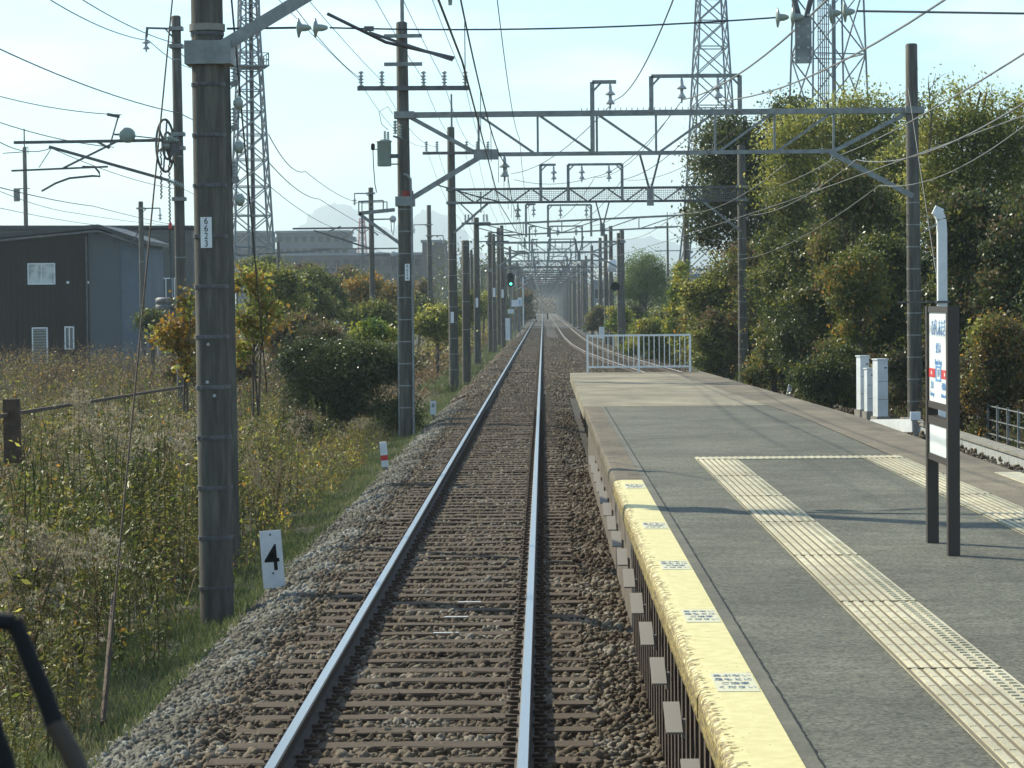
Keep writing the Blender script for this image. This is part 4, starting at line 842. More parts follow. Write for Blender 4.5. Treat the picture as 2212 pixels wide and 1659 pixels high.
rod = thing('pull_off_rod', 'dark steady rod slanting from the span wire down to the contact wire', 'rod', tuple(at(880,95,Ys)))
MB().bar(at(797,70,Ys)-rod.location, at(978,130,Ys)-rod.location, .028).build('tube', K['dsteel'], rod); MB().box(at(797,62,Ys)-rod.location,(.10,.03,.05)).build('clamp', K['dsteel'], rod)
# guy wires
gw = thing('guy_wire', 'brown guy wire slanting from the upper left down to the ballast, sheathed at its foot', 'wire', tuple(gnd(222,1562,-.5)))
q0 = gw.location.copy(); tp_ = at(378,-60,27); MB().tube([Vector((0,0,0)), tp_-q0], .008, 6).build('strand', K['rust'], gw)
MB().tube([Vector((0,0,0)), (at(270,1000,(q0.y*.35+27*.65))-q0)*.45], .022, 6).build('sheath', K['rust'], gw)
wire([at(500,0,31), at(577,850,48)], 'thin dark guy wire dropping past the right of the nearest pole', .0, .012, name='guy_wire')
wire([at(1962,190,65.9), at(2030,640,58)], 'thin stay wire leaning against the right gantry pole', .02, .011, K['wire'], name='guy_wire')
# wires of the neighbouring line on the left
J = 'wires of the neighbouring line on the left'
for (pts, lb, sg_, r_) in (
 ([at(-30,92,50),at(390,245,71),at(480,262,90)], 'heavy wire crossing the upper left behind the wheel pole', .15, .014),
 ([at(90,-12,50),at(322,88,70.8),at(425,150,95)], 'lower of two wires meeting at the arm tip of the wheel pole', .15, .012),
 ([at(160,-12,52),at(372,92,71),at(425,140,95)], 'upper of two wires meeting at the arm tip of the wheel pole', .1, .012),
 ([at(-20,203,66),at(262,248,70.5)], 'wire ending at the dark yoke left of the wheel', .1, .012),
 ([at(-20,258,60),at(246,318,70.5)], 'wire ending at the foot of the dark yoke', .1, .012),
 ([at(-20,295,60),at(110,320,70.6),at(400,410,120),at(560,470,200)], 'messenger wire with round clips falling to the right', .2, .012),
 ([at(-20,400,55),at(200,445,90),at(400,490,140)], 'contact wire low above the dark house roof', .05, .012),
 ([at(-20,405,70),at(160,460,100),at(400,488,180)], 'second contact wire low above the dark house roof', .1, .010),
 ([at(-20,445,90),at(250,490,150),at(430,520,220)], 'lowest messenger wire over the house', .1, .012),
 ([at(580,290,60),at(660,370,90),at(800,440,137)], 'wire falling right from behind the nearest pole to the drum arm pole', .3, .012),
 ([at(580,350,60),at(690,430,100),at(870,520,160)], 'lower wire falling right past the lattice mast', .2, .012),
 ([at(640,20,40),at(780,170,60)], 'thin wire from the top towards the crossarm', .1, .007),
 ([at(580,400,90),at(730,495,137),at(870,560,190)], 'lowest wire falling right over the apartment block', .2, .012),
 ([at(2240,98,30),at(1815,335,65.9),at(1655,410,100)], 'pale wire descending from the upper right corner to the truss end', .1, .013),
 ([at(2240,205,30),at(1850,345,62),at(1620,465,100),at(1480,540,138)], 'lower pale wire descending across the right trees', .3, .013),
 ([at(2240,250,34),at(1900,400,55),at(1600,560,100)], 'lowest pale wire descending across the right trees', .3, .010)):
    wire(pts, lb, sg_, r_, K['pale'] if 'pale' in lb else K['wire'], J if 'pale' not in lb else 'pale wires across the right trees')
for (px, py) in ((55,322),(140,372),(225,425)): pass
# ---------------------------------------------------------------- lattice masts
def lattice(name, label, px, Y, ws, zs, n, col, tube_=.06, rotz=.35, center=None, cat='tower'):
    b0 = at(px, 660, Y); t = thing(name, label, cat, (b0.x, Y, -1)); t.rotation_euler.z = rotz
    def w(z): return float(np.interp(z, zs, ws))
    H = zs[-1]; lv = [0]
    while lv[-1] < H: lv.append(lv[-1] + w(lv[-1])*n)
    lv[-1] = H
    for sx, sy in ((-1,-1),(1,-1),(1,1),(-1,1)):
        MB().tube([(sx*w(z)/2, sy*w(z)/2, z) for z in lv], tube_, 6).build('leg', col, t)
    m = MB(); cs = [(-1,-1),(1,-1),(1,1),(-1,1)]
    for i in range(len(lv)-1):
        z0_, z1_ = lv[i], lv[i+1]
        for k in range(4):
            a, b = cs[k], cs[(k+1)%4]
            A0 = (a[0]*w(z0_)/2,a[1]*w(z0_)/2,z0_); B0 = (b[0]*w(z0_)/2,b[1]*w(z0_)/2,z0_); A1 = (a[0]*w(z1_)/2,a[1]*w(z1_)/2,z1_); B1 = (b[0]*w(z1_)/2,b[1]*w(z1_)/2,z1_)
            m.bar(A0,B1,tube_*1.1); m.bar(B0,A1,tube_*1.1); m.bar(A1,B1,tube_*1.1)
    m.build('bracing', col, t)
    return t, w
lc = mat('galvanised_lattice', (.13,.15,.17), .6, .1)
t, w = lattice('lattice_mast', 'tall slim lattice mast with a railed platform left of centre', 545, 255, [4.1,3.9,3.1,1.9,1.3], [0,8,17,30,42], .8, lc, .10, .25)
m = MB()
for k in range(5): a = k*1.26; m.tube([(.35*math.cos(a),.35*math.sin(a),0),(.35*math.cos(a),.35*math.sin(a),42)], .07, 5)
m.build('feeder_pipes', lc, t, kind='stuff'); MB().bar((.1,-.5,0),(.1,-.5,42),.22,.1).build('cable_ladder', K['black'], t)
m = MB(); z = 27.0
m.box((0,0,z),(3.4,3.4,.12)); 
for s in (-1,1):
    for q in (-1,0,1): m.bar((s*1.65,q*1.6,z),(s*1.65,q*1.6,z+1.2),.07); m.bar((q*1.6,s*1.65,z),(q*1.6,s*1.65,z+1.2),.07)
    for zz in (.6,1.2): m.bar((s*1.65,-1.65,z+zz),(s*1.65,1.65,z+zz),.07); m.bar((-1.65,s*1.65,z+zz),(1.65,s*1.65,z+zz),.07)
m.build('rail_platform', lc, t)
t, w = lattice('power_pylon', 'pale lattice pylon rising behind the mesh gantry', 1540, 300, [9.0,6.0,4.7,2.9,2.2], [0,10,20,38,50], .85, lc, .11, .12)
t, w = lattice('lattice_tower', 'thick lattice tower with bundled pipes above the yellow trees', 1792, 190, [4.9,4.6,4.0,3.4], [0,12,22,34], 1.15, lc, .075, .3)
m = MB()
for k in range(6): m.bar((-.9+k*.16,-.3,0),(-.9+k*.16,-.3,34),.06)
for k in range(60): m.bar((-.95,-.3,k*.55),(0,-.3,k*.55),.04)
m.build('cable_ladder', K['dsteel'], t); MB().tube([(.35,-.2,0),(.35,-.2,34)], .16, 8).build('central_pipe', lc, t)
t, w = lattice('radio_mast', 'tiny red and white radio mast on the skyline', 784, 900, [5,4,1.6], [0,12,34], .9, mat('faint_red_paint', (.4,.12,.1), .6), .12, .2)
t = thing('power_pole', 'far pole with curved crossarm insulators on the skyline before the second gantry pole', 'pole', tuple(at(784,600,300)))
MB().bar((0,0,-4),(0,0,7.2),.26).build('shaft', K['dsteel'], t); MB().bar((-5.5,0,3.3),(4,0,3.3),.16).build('crossarm', K['dsteel'], t); MB().tube([(-1.8,0,4.8),(-.8,0,5.6),(0,0,5.0),(.8,0,5.6),(1.8,0,4.8)],.08,5).build('horn', K['dsteel'], t)
# ---------------------------------------------------------------- buildings
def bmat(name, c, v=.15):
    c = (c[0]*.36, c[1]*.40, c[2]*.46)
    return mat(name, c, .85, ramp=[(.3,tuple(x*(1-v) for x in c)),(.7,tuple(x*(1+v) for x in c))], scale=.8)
def wall(parent, name, px0, px1, pyt0, pyt1, Y, depth, mt, z0=-1.3):
    a, b = at(px0,pyt0,Y), at(px1,pyt1,Y); m = MB(); vs = [(a.x,Y,z0),(b.x,Y,z0),(b.x,Y,b.z),(a.x,Y,a.z)]; v2 = [(x,y+depth,z) for x,y,z in vs]
    m.add(vs+v2, [(0,1,2,3),(7,6,5,4),(0,4,5,1),(1,5,6,2),(2,6,7,3),(3,7,4,0)]); return m.build(name, mt, parent)
hs = thing('house', 'dark brown house with a low gable roof and a small pale window', 'house')
side = mat('ribbed_siding', (.10,.12,.14), .6, ramp=[(.4,(.045,.055,.065)),(.6,(.08,.095,.11))], scale=30, stretch=(0,0,1.5))
wall(hs, 'wall', -60, 190, 524, 500, 150, 9, mat('dark_brown_siding', (.012,.009,.009), .7, 0, .2, ramp=[(.3,(.008,.006,.006)),(.7,(.018,.012,.011))], scale=1.2, stretch=(3,1,.2)))
wall(hs, 'grey_wall', 190, 258, 500, 512, 150.05, 8.9, side); wall(hs, 'pale_wall', 258, 304, 512, 524, 150.1, 8.8, bmat('pale_blue_wall', (.26,.30,.32)))
a, b, c = at(-70,521,149.6), at(212,493,149.6), at(316,528,149.6)
m = MB()
for p_, q_ in ((a,b),(b,c)): m.add([(p_.x,149.4,p_.z),(q_.x,149.4,q_.z),(q_.x,159.6,q_.z),(p_.x,159.6,p_.z),(p_.x,149.4,p_.z+.22),(q_.x,149.4,q_.z+.22),(q_.x,159.6,q_.z+.22),(p_.x,159.6,p_.z+.22)], [(3,2,1,0),(4,5,6,7),(0,1,5,4),(1,2,6,5),(2,3,7,6),(3,0,4,7)])
m.build('roof', mat('dark_roof', (.03,.033,.036), .6), hs)
MB().tube([at(-70,527,149.3), at(212,499,149.3), at(310,532,149.3)], .07, 6).build('gutter', K['dsteel'], hs)
q = at(186,510,149.8); MB().tube([(q.x,149.8,q.z),(q.x,149.8,-1.2)], .05, 6).build('downpipe', K['dsteel'], hs)
m = MB()
for px_ in range(-50, 190, 12): q = at(px_, 530, 149.95); m.box((q.x,149.97,2.6),(.025,.04,7.2))
m.build('cladding_joint', K['black'], hs)
def window(parent, px0, px1, py0, py1, Y, lit=None, slat=False):
    a, b = at(px0,py1,Y), at(px1,py0,Y); w_, h_ = b.x-a.x, b.z-a.z; cx, cz = (a.x+b.x)/2, (a.z+b.z)/2; f = MB(); t_ = .07
    for s in (-1,1): f.box((cx+s*(w_/2-t_/2),Y,cz),(t_,.10,h_)); f.box((cx,Y,cz+s*(h_/2-t_/2)),(w_-2*t_,.10,t_))
    if not slat: f.box((cx,Y,cz),(t_*.8,.09,h_-2*t_))
    fr = f.build('window', K['white'], parent); MB().box((cx,Y+.02,cz),(w_-2*t_,.04,h_-2*t_)).build('pane', lit or K['glass'], fr)
    if slat:
        for k in range(1,13): MB().box((cx,Y-.03,a.z+h_*k/13),(w_-2*t_,.03,.05)).build('slat', K['steel'], fr)
window(hs, 60, 119, 568, 615, 149.9, mat('curtained_glass', (.42,.45,.43), .3, ramp=[(.4,(.25,.28,.27)),(.6,(.55,.58,.55))], scale=1.5))  # pane coloured in pale mottled greys
window(hs, 70, 103, 707, 785, 149.9, slat=True); window(hs, 140, 160, 705, 755, 149.9)
for px in (147,190): q = at(px,610,149.9); MB().lathe([(.08,0),(.08,.1)], q, (0,-1,0), 8).build('vent', K['white'], hs)
gb = thing('warehouse', 'long flat roofed grey building behind the dark house', 'building')
wall(gb, 'wall', -200, 415, 497, 497, 185, 20, bmat('beige_wall', (.21,.20,.17))); wall(gb, 'dark_fascia', -201, 416, 487, 487, 184.8, 20.5, bmat('dark_fascia', (.08,.09,.10)), z0=at(0,496,185).z)
wall(gb, 'pale_stripe', -201, 240, 507, 507, 184.75, .05, bmat('pale_stripe', (.42,.40,.35)), z0=at(0,524,185).z)
window(gb, 345, 372, 600, 648, 184.8); window(gb, 376, 392, 600, 648, 184.8)
wb = thing('water_tank', 'dark grey ribbed round tank behind the orange leaved sapling', 'tank', tuple(at(366,720,120)))
MB().lathe([(.55,-1)] + [z for k in range(6) for z in ((.62,-.05+k*.28),(.62,.17+k*.28),(.57,.20+k*.28))] + [(.5,1.64)], n=24).build('rings', K['dsteel'], wb)
rf = mat('blue_grey_wall', (.16,.18,.20), .8)
def block(name, label, px0, px1, pyt, Y, depth, mt, cols=0, rows=0, cat='building', z0=-2, parapet=True):
    a, b = at(px0,pyt,Y), at(px1,pyt,Y); g = thing(name, label, cat, ((a.x+b.x)/2, Y, z0)); w_, h_ = b.x-a.x, a.z-z0
    MB().box((0,depth/2,h_/2),(w_,depth,h_)).build('wall', mt, g)
    if parapet: MB().box((0,depth/2,h_+.25),(w_+.6,depth+.6,.5)).build('roof', rf, g)
    for i in range(cols):
        for j in range(rows):
            MB().box((-w_/2+w_*(i+.5)/cols,-.04,h_-(j+.55)*3.0),(w_/cols*.55,.1,1.4)).build('window', K['black'], g)
    return g, w_, h_
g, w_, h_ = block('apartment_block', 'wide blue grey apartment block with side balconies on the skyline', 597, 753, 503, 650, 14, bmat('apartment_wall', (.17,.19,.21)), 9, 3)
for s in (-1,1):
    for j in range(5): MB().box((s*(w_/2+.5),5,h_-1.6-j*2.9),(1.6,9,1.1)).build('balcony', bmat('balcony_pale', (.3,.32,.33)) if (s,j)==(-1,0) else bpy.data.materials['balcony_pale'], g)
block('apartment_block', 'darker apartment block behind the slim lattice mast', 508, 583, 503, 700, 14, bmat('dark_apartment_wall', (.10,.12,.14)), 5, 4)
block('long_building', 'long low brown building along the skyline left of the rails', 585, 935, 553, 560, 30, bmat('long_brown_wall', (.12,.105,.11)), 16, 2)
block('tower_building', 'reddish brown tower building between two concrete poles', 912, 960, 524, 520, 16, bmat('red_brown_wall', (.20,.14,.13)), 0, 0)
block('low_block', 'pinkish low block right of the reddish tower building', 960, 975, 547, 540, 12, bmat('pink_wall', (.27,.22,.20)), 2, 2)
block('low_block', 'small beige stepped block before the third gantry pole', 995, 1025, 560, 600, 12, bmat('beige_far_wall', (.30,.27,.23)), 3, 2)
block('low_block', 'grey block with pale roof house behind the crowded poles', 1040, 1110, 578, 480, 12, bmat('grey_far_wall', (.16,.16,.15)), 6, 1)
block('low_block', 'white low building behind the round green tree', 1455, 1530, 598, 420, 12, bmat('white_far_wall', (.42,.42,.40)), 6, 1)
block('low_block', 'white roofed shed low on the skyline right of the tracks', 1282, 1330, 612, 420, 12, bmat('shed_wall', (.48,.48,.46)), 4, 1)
for (px, pt, lb) in ((815,552,'a'),): block('rooftop_house', 'small plant room on the roof of the long building', 812, 832, 545, 566, 6, rf, z0=10, parapet=False)
# hills
def hill(label, pts, Y, seed):
    r = random.Random(seed); m = MB(); prof = []
    for (px, py) in pts: q = at(px, py, Y); prof.append((q.x, q.z))
    xs_ = [p_[0] for p_ in prof]; zs_ = [p_[1] for p_ in prof]; n = 60; V = []; rows = 9
    for j in range(rows):
        t = j/(rows-1)
        for i in range(n+1):
            x = xs_[0] + (xs_[-1]-xs_[0])*i/n; z = float(np.interp(x, xs_, zs_)); k = 1-abs(t-.5)*2
            V.append((x + r.uniform(-14,14), Y + (t-.5)*1400 + r.uniform(-20,20), -5 + (z+5)*(k**.8)*(1 + r.uniform(-.02,.02))))
    m.add(V, [(j*(n+1)+i, j*(n+1)+i+1, (j+1)*(n+1)+i+1, (j+1)*(n+1)+i) for j in range(rows-1) for i in range(n)], True)
    return m.build('hill', mat('wooded_hill', (.05,.07,.05), .95, ramp=[(.3,(.03,.045,.03)),(.7,(.07,.085,.06))], scale=.02), kind='structure', label=label)
hill(None, [(560,640),(600,590),(640,490),(690,450),(725,438),(760,446),(800,480),(850,500),(880,470),(935,452),(980,480),(1010,520),(1060,560),(1120,600)], 6600, 5)
hill(None, [(1040,640),(1150,545),(1230,525),(1330,520),(1400,510),(1480,530),(1600,560),(1750,600),(1900,640)], 6800, 6)
# windscreen wiper
wi = thing('windscreen_wiper', 'blurred black windscreen wiper arm in the lower left corner', 'wiper', tuple(at(60,1450,1.5)))
Lw = lambda px, py, Y=1.5: at(px,py,Y) - wi.location
MB().tube([Lw(-40,1345),Lw(5,1342),Lw(30,1345)], .0052, 10).tube([Lw(30,1340),Lw(62,1420),Lw(95,1500),Lw(122,1575)], .0050, 10, r2=.0058).build('arm', K['black'], wi)
MB().tube([Lw(115,1560),Lw(150,1620),Lw(190,1710)], .0060, 10).build('arm_base', mat('tan_reflection', (.05,.034,.024), .7), wi)  # brown tone paints a tan reflection onto the lower arm
MB().tube([Lw(-30,1560),Lw(0,1640),Lw(20,1720)], .008, 10).build('blade', K['black'], wi)
#@@PART3
# ---------------------------------------------------------------- foliage
def rdir(n):
    v = rng.normal(size=(n,3)); return v/np.linalg.norm(v,axis=1)[:,None]
def quads(c, size, asp=.5, up=0., flat=0.):
    n = len(c); a = rdir(n); a[:,2] += up; a /= np.linalg.norm(a,axis=1)[:,None]
    q = rdir(n); q[:,2] *= (1-flat); b = np.cross(a, q); b /= np.linalg.norm(b,axis=1)[:,None]+1e-9
    s = size[:,None]; h = (rng.uniform(-.12,.12,(n,1)))*s*np.cross(a,b)
    P = np.stack([c-a*s*.5, c+b*s*asp*.5+h, c+a*s*.5, c-b*s*asp*.5+h],1)
    return P.reshape(-1,3), np.arange(4*n).reshape(-1,4)
def leaves(name, blobs, n, size, material, parent, cl=.26, per=34, shell=.5, asp=.55, low=.0, up=0.):
    B = np.array(blobs, float); vol = (B[:,3]*B[:,4]*B[:,5])**.72; nc = max(4, n//per)
    k = rng.choice(len(B), nc, p=vol/vol.sum()); d = rdir(nc); r = rng.uniform(shell,1,nc)**.6 * rng.uniform(.82,1.12,nc)
    cc = B[k,:3] + d*r[:,None]*B[k,3:6]*rng.uniform(.45,1.5,(nc,1))
    cr = cl*rng.uniform(.5,1.5,nc)
    i = rng.integers(0,nc,n); g = rng.normal(size=(n,3))*.62; g[:,2] *= .7
    c = cc[i] + g*cr[i][:,None]
    if low is not None: c[:,2] = np.maximum(c[:,2], low + rng.uniform(0,.15,n))
    P, Fq = quads(c, size*rng.uniform(.6,1.35,n), asp, up)
    npmesh(name, P, Fq, material, parent); return cc
def tree(label, px, pyb, Y, blobs_px, n, size, kind, name='tree', cat='tree', zb=None, cl=.3, trunk=.12, stems=1, group=None, shell=.5, per=34, limbs=14, mix=None, depth=.8, asp=.55, up=0.):
    zb = zb if zb is not None else at(px, pyb, Y).z
    t = thing(name, label, cat, (at(px,660,Y).x, Y, zb), group); O = t.location
    B = []
    for (bx, by_, rx, ry) in blobs_px:
        q = at(bx, by_, Y); sx, sz = rx/F*Y, ry/F*Y; B.append((q.x-O.x, rnd.uniform(-.3,.3)*sx*depth, q.z-O.z, sx, sx*depth, sz))
    crown = thing.__call__ if 0 else None
    cc = leaves('crown', B, n, size, K[kind], t, cl, per, shell, asp, .0, up)
    if mix:
        for (kd, frac) in mix: leaves('crown', B, int(n*frac), size, K[kd], t, cl*1.2, per, .75, asp, .0, up)
    m = MB(); top = max(b[2] for b in B); 
    for s in range(stems):
        bx0 = rnd.uniform(-.3,.3)*(stems > 1); tx = sum(b[0] for b in B)/len(B)
        pts = [(bx0,0,-.3),(bx0+tx*.3+rnd.uniform(-.1,.1),rnd.uniform(-.1,.1),top*.35),(bx0+tx*.7+rnd.uniform(-.3,.3),rnd.uniform(-.2,.2),top*.7),(tx+rnd.uniform(-.4,.4),0,top)]
        m.tube(pts, trunk, 7, r2=trunk*.25)
    m.build('trunk', K['bark'], t)
    m = MB()
    for k in range(limbs):
        e = cc[rnd.randrange(len(cc))]; s = Vector((tx*.5, 0, max(.1,min(e[2],top)*rnd.uniform(.35,.75)))); e = Vector(e); mid = s.lerp(e,.5)+Vector((0,0,rnd.uniform(-.1,.25)))
        m.tube([s,mid,e], trunk*.35, 4, r2=trunk*.06, cap=False)
    if limbs: m.build('limb', K['bark'], t, kind='stuff')
    return t
def auto(cx, cy, rx, ry, n, seed):
    r = random.Random(seed); out = [(cx,cy,rx*.62,ry*.62)]
    for k in range(n):
        a = 2*math.pi*k/n + r.uniform(-.3,.3); out.append((cx+math.cos(a)*rx*.6, cy+math.sin(a)*ry*.6, rx*r.uniform(.28,.48), ry*r.uniform(.26,.46)))
    return out
# --- right bank
GR = 'trees and shrubs on the right bank'
def T(label, px, pyb, Y, cx, cy, rx, ry, n, size, kind, seed, **k):
    r = random.Random(seed*7+1); top = cy-ry*1.05; nb2 = 8 + int((pyb-top)*rx/2400); B_ = [(cx, cy, rx*.62, ry*.6)]
    for q in range(min(nb2, 24)):
        f = r.random(); y_ = top + ry*.25 + (pyb-top-ry*.25)*f; wd = rx*(.7 + .4*min(1, f*2.5)); s_ = r.uniform(.22,.5)
        B_.append((cx + r.uniform(-1,1)*wd*.9, y_, rx*s_, min(rx,ry)*s_*r.uniform(.6,1.1)))
    return tree(label, px, pyb, Y, B_, int(n*1.5), size*1.15, kind, **k)
tree('tall dark evergreen tree with sky showing between its boughs behind the mesh gantry pole', 1640, 830, 112, [(1570,300,65,45),(1620,350,80,60),(1545,350,45,40),(1540,440,60,45),(1590,410,60,50),(1520,500,35,30),(1570,510,40,35),(1690,330,70,60),(1640,480,50,60),(1700,250,45,30),(1705,450,60,60),(1600,285,40,30)], 34000, .15, 'lf_dark', cl=.42, trunk=.16, stems=3, limbs=30, mix=[('lf_mid',.12)])
T('small dark evergreen top rising behind the yellow tree', 1730, 800, 116, 1720, 235, 75, 40, 5000, .15, 'lf_dark', 2, cl=.4, limbs=4)
tree('broad yellow leaved tree spreading over the beam end of the truss gantry', 1830, 850, 96, [(1700,300,55,35),(1760,290,70,50),(1840,300,80,60),(1900,260,60,45),(1830,240,50,30),(1890,350,70,70),(1760,370,75,60),(1700,360,50,45),(1850,210,30,20),(1940,330,50,60),(1680,410,40,35)], 26000, .12, 'lf_yel', cl=.5, trunk=.13, stems=2, limbs=40, mix=[('lf_mid',.12)], depth=.6, per=20)
tree('tall yellowing tree at the upper right behind the bare topped pole', 2070, 900, 80, [(2010,290,50,50),(2080,270,60,45),(2150,290,60,50),(2210,320,60,60),(2040,370,70,60),(2130,380,80,70),(2220,410,60,70),(2000,220,22,25),(2060,200,20,18),(2145,220,14,40),(2205,240,22,30),(2000,430,50,50)], 32000, .105, 'lf_yel', cl=.45, trunk=.13, stems=3, limbs=50, mix=[('lf_mid',.2)], depth=.7, per=20)
for i,(px,py,w) in enumerate(((2010,150,0),(2058,180,0),(2135,165,0),(2195,190,0),(1760,185,0),(1882,185,0))): pass
T('olive tree standing behind the right gantry pole', 1930, 880, 90, 1930, 430, 85, 130, 20000, .11, 'lf_mid', 61, cl=.35, limbs=16, mix=[('lf_yel',.4),('lf_dark',.4)])
T('olive green tree behind the white post at the right edge', 2120, 900, 82, 2130, 520, 110, 110, 20000, .11, 'lf_mid', 62, cl=.35, limbs=16, mix=[('lf_dark',.7),('lf_yel',.2)])
T('olive tree low behind the mesh gantry right pole', 1680, 850, 104, 1690, 560, 80, 80, 14000, .11, 'lf_mid', 63, cl=.35, limbs=14, mix=[('lf_yel',.5),('lf_dark',.4)])
T('dark glossy evergreen filling the middle of the right bank', 1790, 880, 84, 1790, 620, 105, 150, 30000, .10, 'lf_dark', 4, cl=.3, limbs=10, mix=[('lf_mid',.35)])
T('dark evergreen shrub mass behind the right gantry pole', 1930, 900, 78, 1920, 640, 85, 170, 26000, .10, 'lf_dark', 5, cl=.3, limbs=10, mix=[('lf_mid',.3)])
T('dark leafy mass at the right edge behind the station name sign', 2100, 900, 70, 2100, 560, 95, 150, 26000, .10, 'lf_dark', 6, cl=.3, limbs=12, mix=[('lf_brown',.12),('lf_mid',.3)])
T('shadowed evergreen mass at the far right edge of the picture', 2230, 900, 68, 2215, 560, 80, 170, 18000, .10, 'lf_dark', 7, cl=.3, limbs=8, mix=[('lf_brown',.2)])
T('olive tree crown between the dark evergreens and the yellow tree', 1730, 860, 92, 1740, 480, 80, 70, 14000, .11, 'lf_mid', 8, cl=.3, limbs=8, mix=[('lf_dark',.5)])
T('yellowish bush halfway up the right bank by the gantry pole', 1860, 880, 74, 1850, 620, 60, 70, 10000, .085, 'lf_mid', 9, cl=.3, limbs=10, mix=[('lf_gold',.12)])
T('olive and rust coloured bush high on the right bank', 1870, 850, 80, 1850, 430, 80, 70, 12000, .11, 'lf_mid', 10, cl=.3, limbs=10, mix=[('lf_dark',.5),('lf_brown',.3)])
T('bright olive bush left of the mesh gantry right pole', 1560, 815, 108, 1550, 650, 62, 110, 20000, .11, 'lf_mid', 11, cl=.28, limbs=6, mix=[('lf_yel',.5)])
T('olive yellow bush just right of the mesh gantry right pole', 1650, 840, 97, 1685, 640, 58, 110, 22000, .10, 'lf_mid', 12, cl=.28, limbs=6, mix=[('lf_yel',.25),('lf_gold',.06)])
T('rust tinted shrub top above the olive bushes', 1620, 820, 104, 1610, 570, 70, 50, 9000, .11, 'lf_mid', 13, cl=.28, limbs=8, mix=[('lf_brown',.6)])
T('low dark shrub at the foot of the bank beside the white cabinets', 1790, 880, 73, 1790, 815, 70, 65, 10000, .075, 'lf_dark', 14, cl=.2, limbs=4, mix=[('lf_mid',.5)])
T('low olive shrub at the foot of the bank left of the marker stone', 1675, 845, 90, 1675, 780, 48, 55, 9000, .08, 'lf_mid', 15, cl=.2, limbs=4, mix=[('lf_gold',.2)])
T('low green shrub beside the end of the white fence', 1545, 815, 104, 1545, 755, 55, 50, 8000, .09, 'lf_mid', 16, cl=.2, limbs=4, mix=[('lf_yel',.3)])
T('orange tinged bush right of the station name sign', 2150, 940, 58, 2165, 790, 70, 110, 16000, .07, 'lf_mid', 17, cl=.2, limbs=12, mix=[('lf_brown',.6),('lf_gold',.25)])
T('pale green low sprig over the brown brush at the right edge', 2130, 900, 60, 2135, 730, 38, 30, 2500, .09, 'lf_yel', 18, cl=.2, limbs=6)
T('dry brown brush behind the wire fence', 2080, 930, 60, 2090, 850, 60, 90, 12000, .06, 'lf_brown', 19, cl=.2, limbs=14, mix=[('lf_mid',.2)])
T('dark brush behind the right gantry pole foot', 1960, 900, 70, 1970, 820, 60, 90, 9000, .07, 'lf_dark', 20, cl=.2, limbs=8, mix=[('lf_brown',.5)])
T('ivy covered tree stump beside the slim dark gantry pole', 1465, 770, 134, 1466, 650, 26, 95, 7000, .14, 'lf_ivy', 21, cl=.25, limbs=3, depth=1.)
T('golden vine bush at the foot of the sloped gantry pole', 1500, 780, 125, 1500, 700, 30, 70, 6000, .12, 'lf_gold', 22, cl=.25, limbs=3, mix=[('lf_mid',.8)])
tree('round feathery green tree standing alone beyond the white fence', 1392, 720, 215, [(1390,590,32,30),(1360,615,30,28),(1422,615,28,30),(1392,560,22,16),(1370,580,22,20),(1415,580,22,22),(1348,635,18,18),(1430,645,18,18),(1392,630,40,26)], 18000, .20, 'lf_pine', cl=.6, trunk=.16, stems=4, limbs=26, asp=.3)
T('clipped dark round bush below the feathery tree', 1380, 710, 185, 1378, 690, 34, 30, 7000, .12, 'lf_dark', 23, cl=.3, limbs=0, shell=.8)
T('ivy hummock right of the tracks just beyond the white fence', 1345, 722, 175, 1343, 690, 24, 36, 5000, .14, 'lf_ivy', 24, cl=.3, limbs=0)
T('green low hedge seen through the white fence', 1410, 790, 140, 1420, 735, 58, 36, 9000, .12, 'lf_ivy', 25, cl=.3, limbs=0, mix=[('lf_mid',.6)])
T('dark green bush behind the hedge beyond the white fence', 1440, 760, 160, 1436, 700, 26, 40, 5000, .13, 'lf_mid', 26, cl=.3, limbs=0)
T('brown bush low beside the plain grey pole right of the tracks', 1295, 715, 210, 1292, 690, 16, 26, 2500, .16, 'lf_brown', 27, cl=.3, limbs=0, mix=[('lf_mid',.6)])
# --- left side
T('dark glossy bush left of the second gantry pole', 745, 962, 69, 752, 812, 118, 92, 44000, .065, 'lf_dark', 31, cl=.17, limbs=6, name='bush', cat='bush', mix=[('lf_dark',.3)])
T('reddish dry twiggy growth on top of the dark glossy bush', 690, 800, 76, 690, 725, 60, 24, 3500, .06, 'lf_brown', 32, cl=.2, limbs=12, name='bush', cat='bush', mix=[('lf_dark',.6)])
T('light green vine growth topping the dark bush by the pole', 820, 800, 75, 810, 715, 45, 28, 4500, .09, 'lf_ivy', 33, cl=.2, limbs=3, name='bush', cat='bush')
tree('sapling with bright orange leaves left of the nearest pole', 405, 850, 43, [(380,700,26,20),(410,650,22,22),(360,735,22,16),(400,740,30,26),(345,720,14,10),(405,790,20,18),(425,690,16,26)], 1000, .085, 'lf_gold', cl=.13, trunk=.02, stems=2, limbs=24, asp=.75, per=12, mix=[('lf_yel',.4)], name='sapling')
tree('sapling with yellow and orange leaves right of the nearest pole', 545, 860, 45, [(520,600,24,22),(550,610,26,24),(575,660,28,24),(530,690,26,30),(560,720,24,20),(600,690,18,14),(525,760,26,26)], 1200, .085, 'lf_yel', cl=.14, trunk=.02, stems=3, limbs=30, asp=.75, per=12, mix=[('lf_gold',.6)], name='sapling')
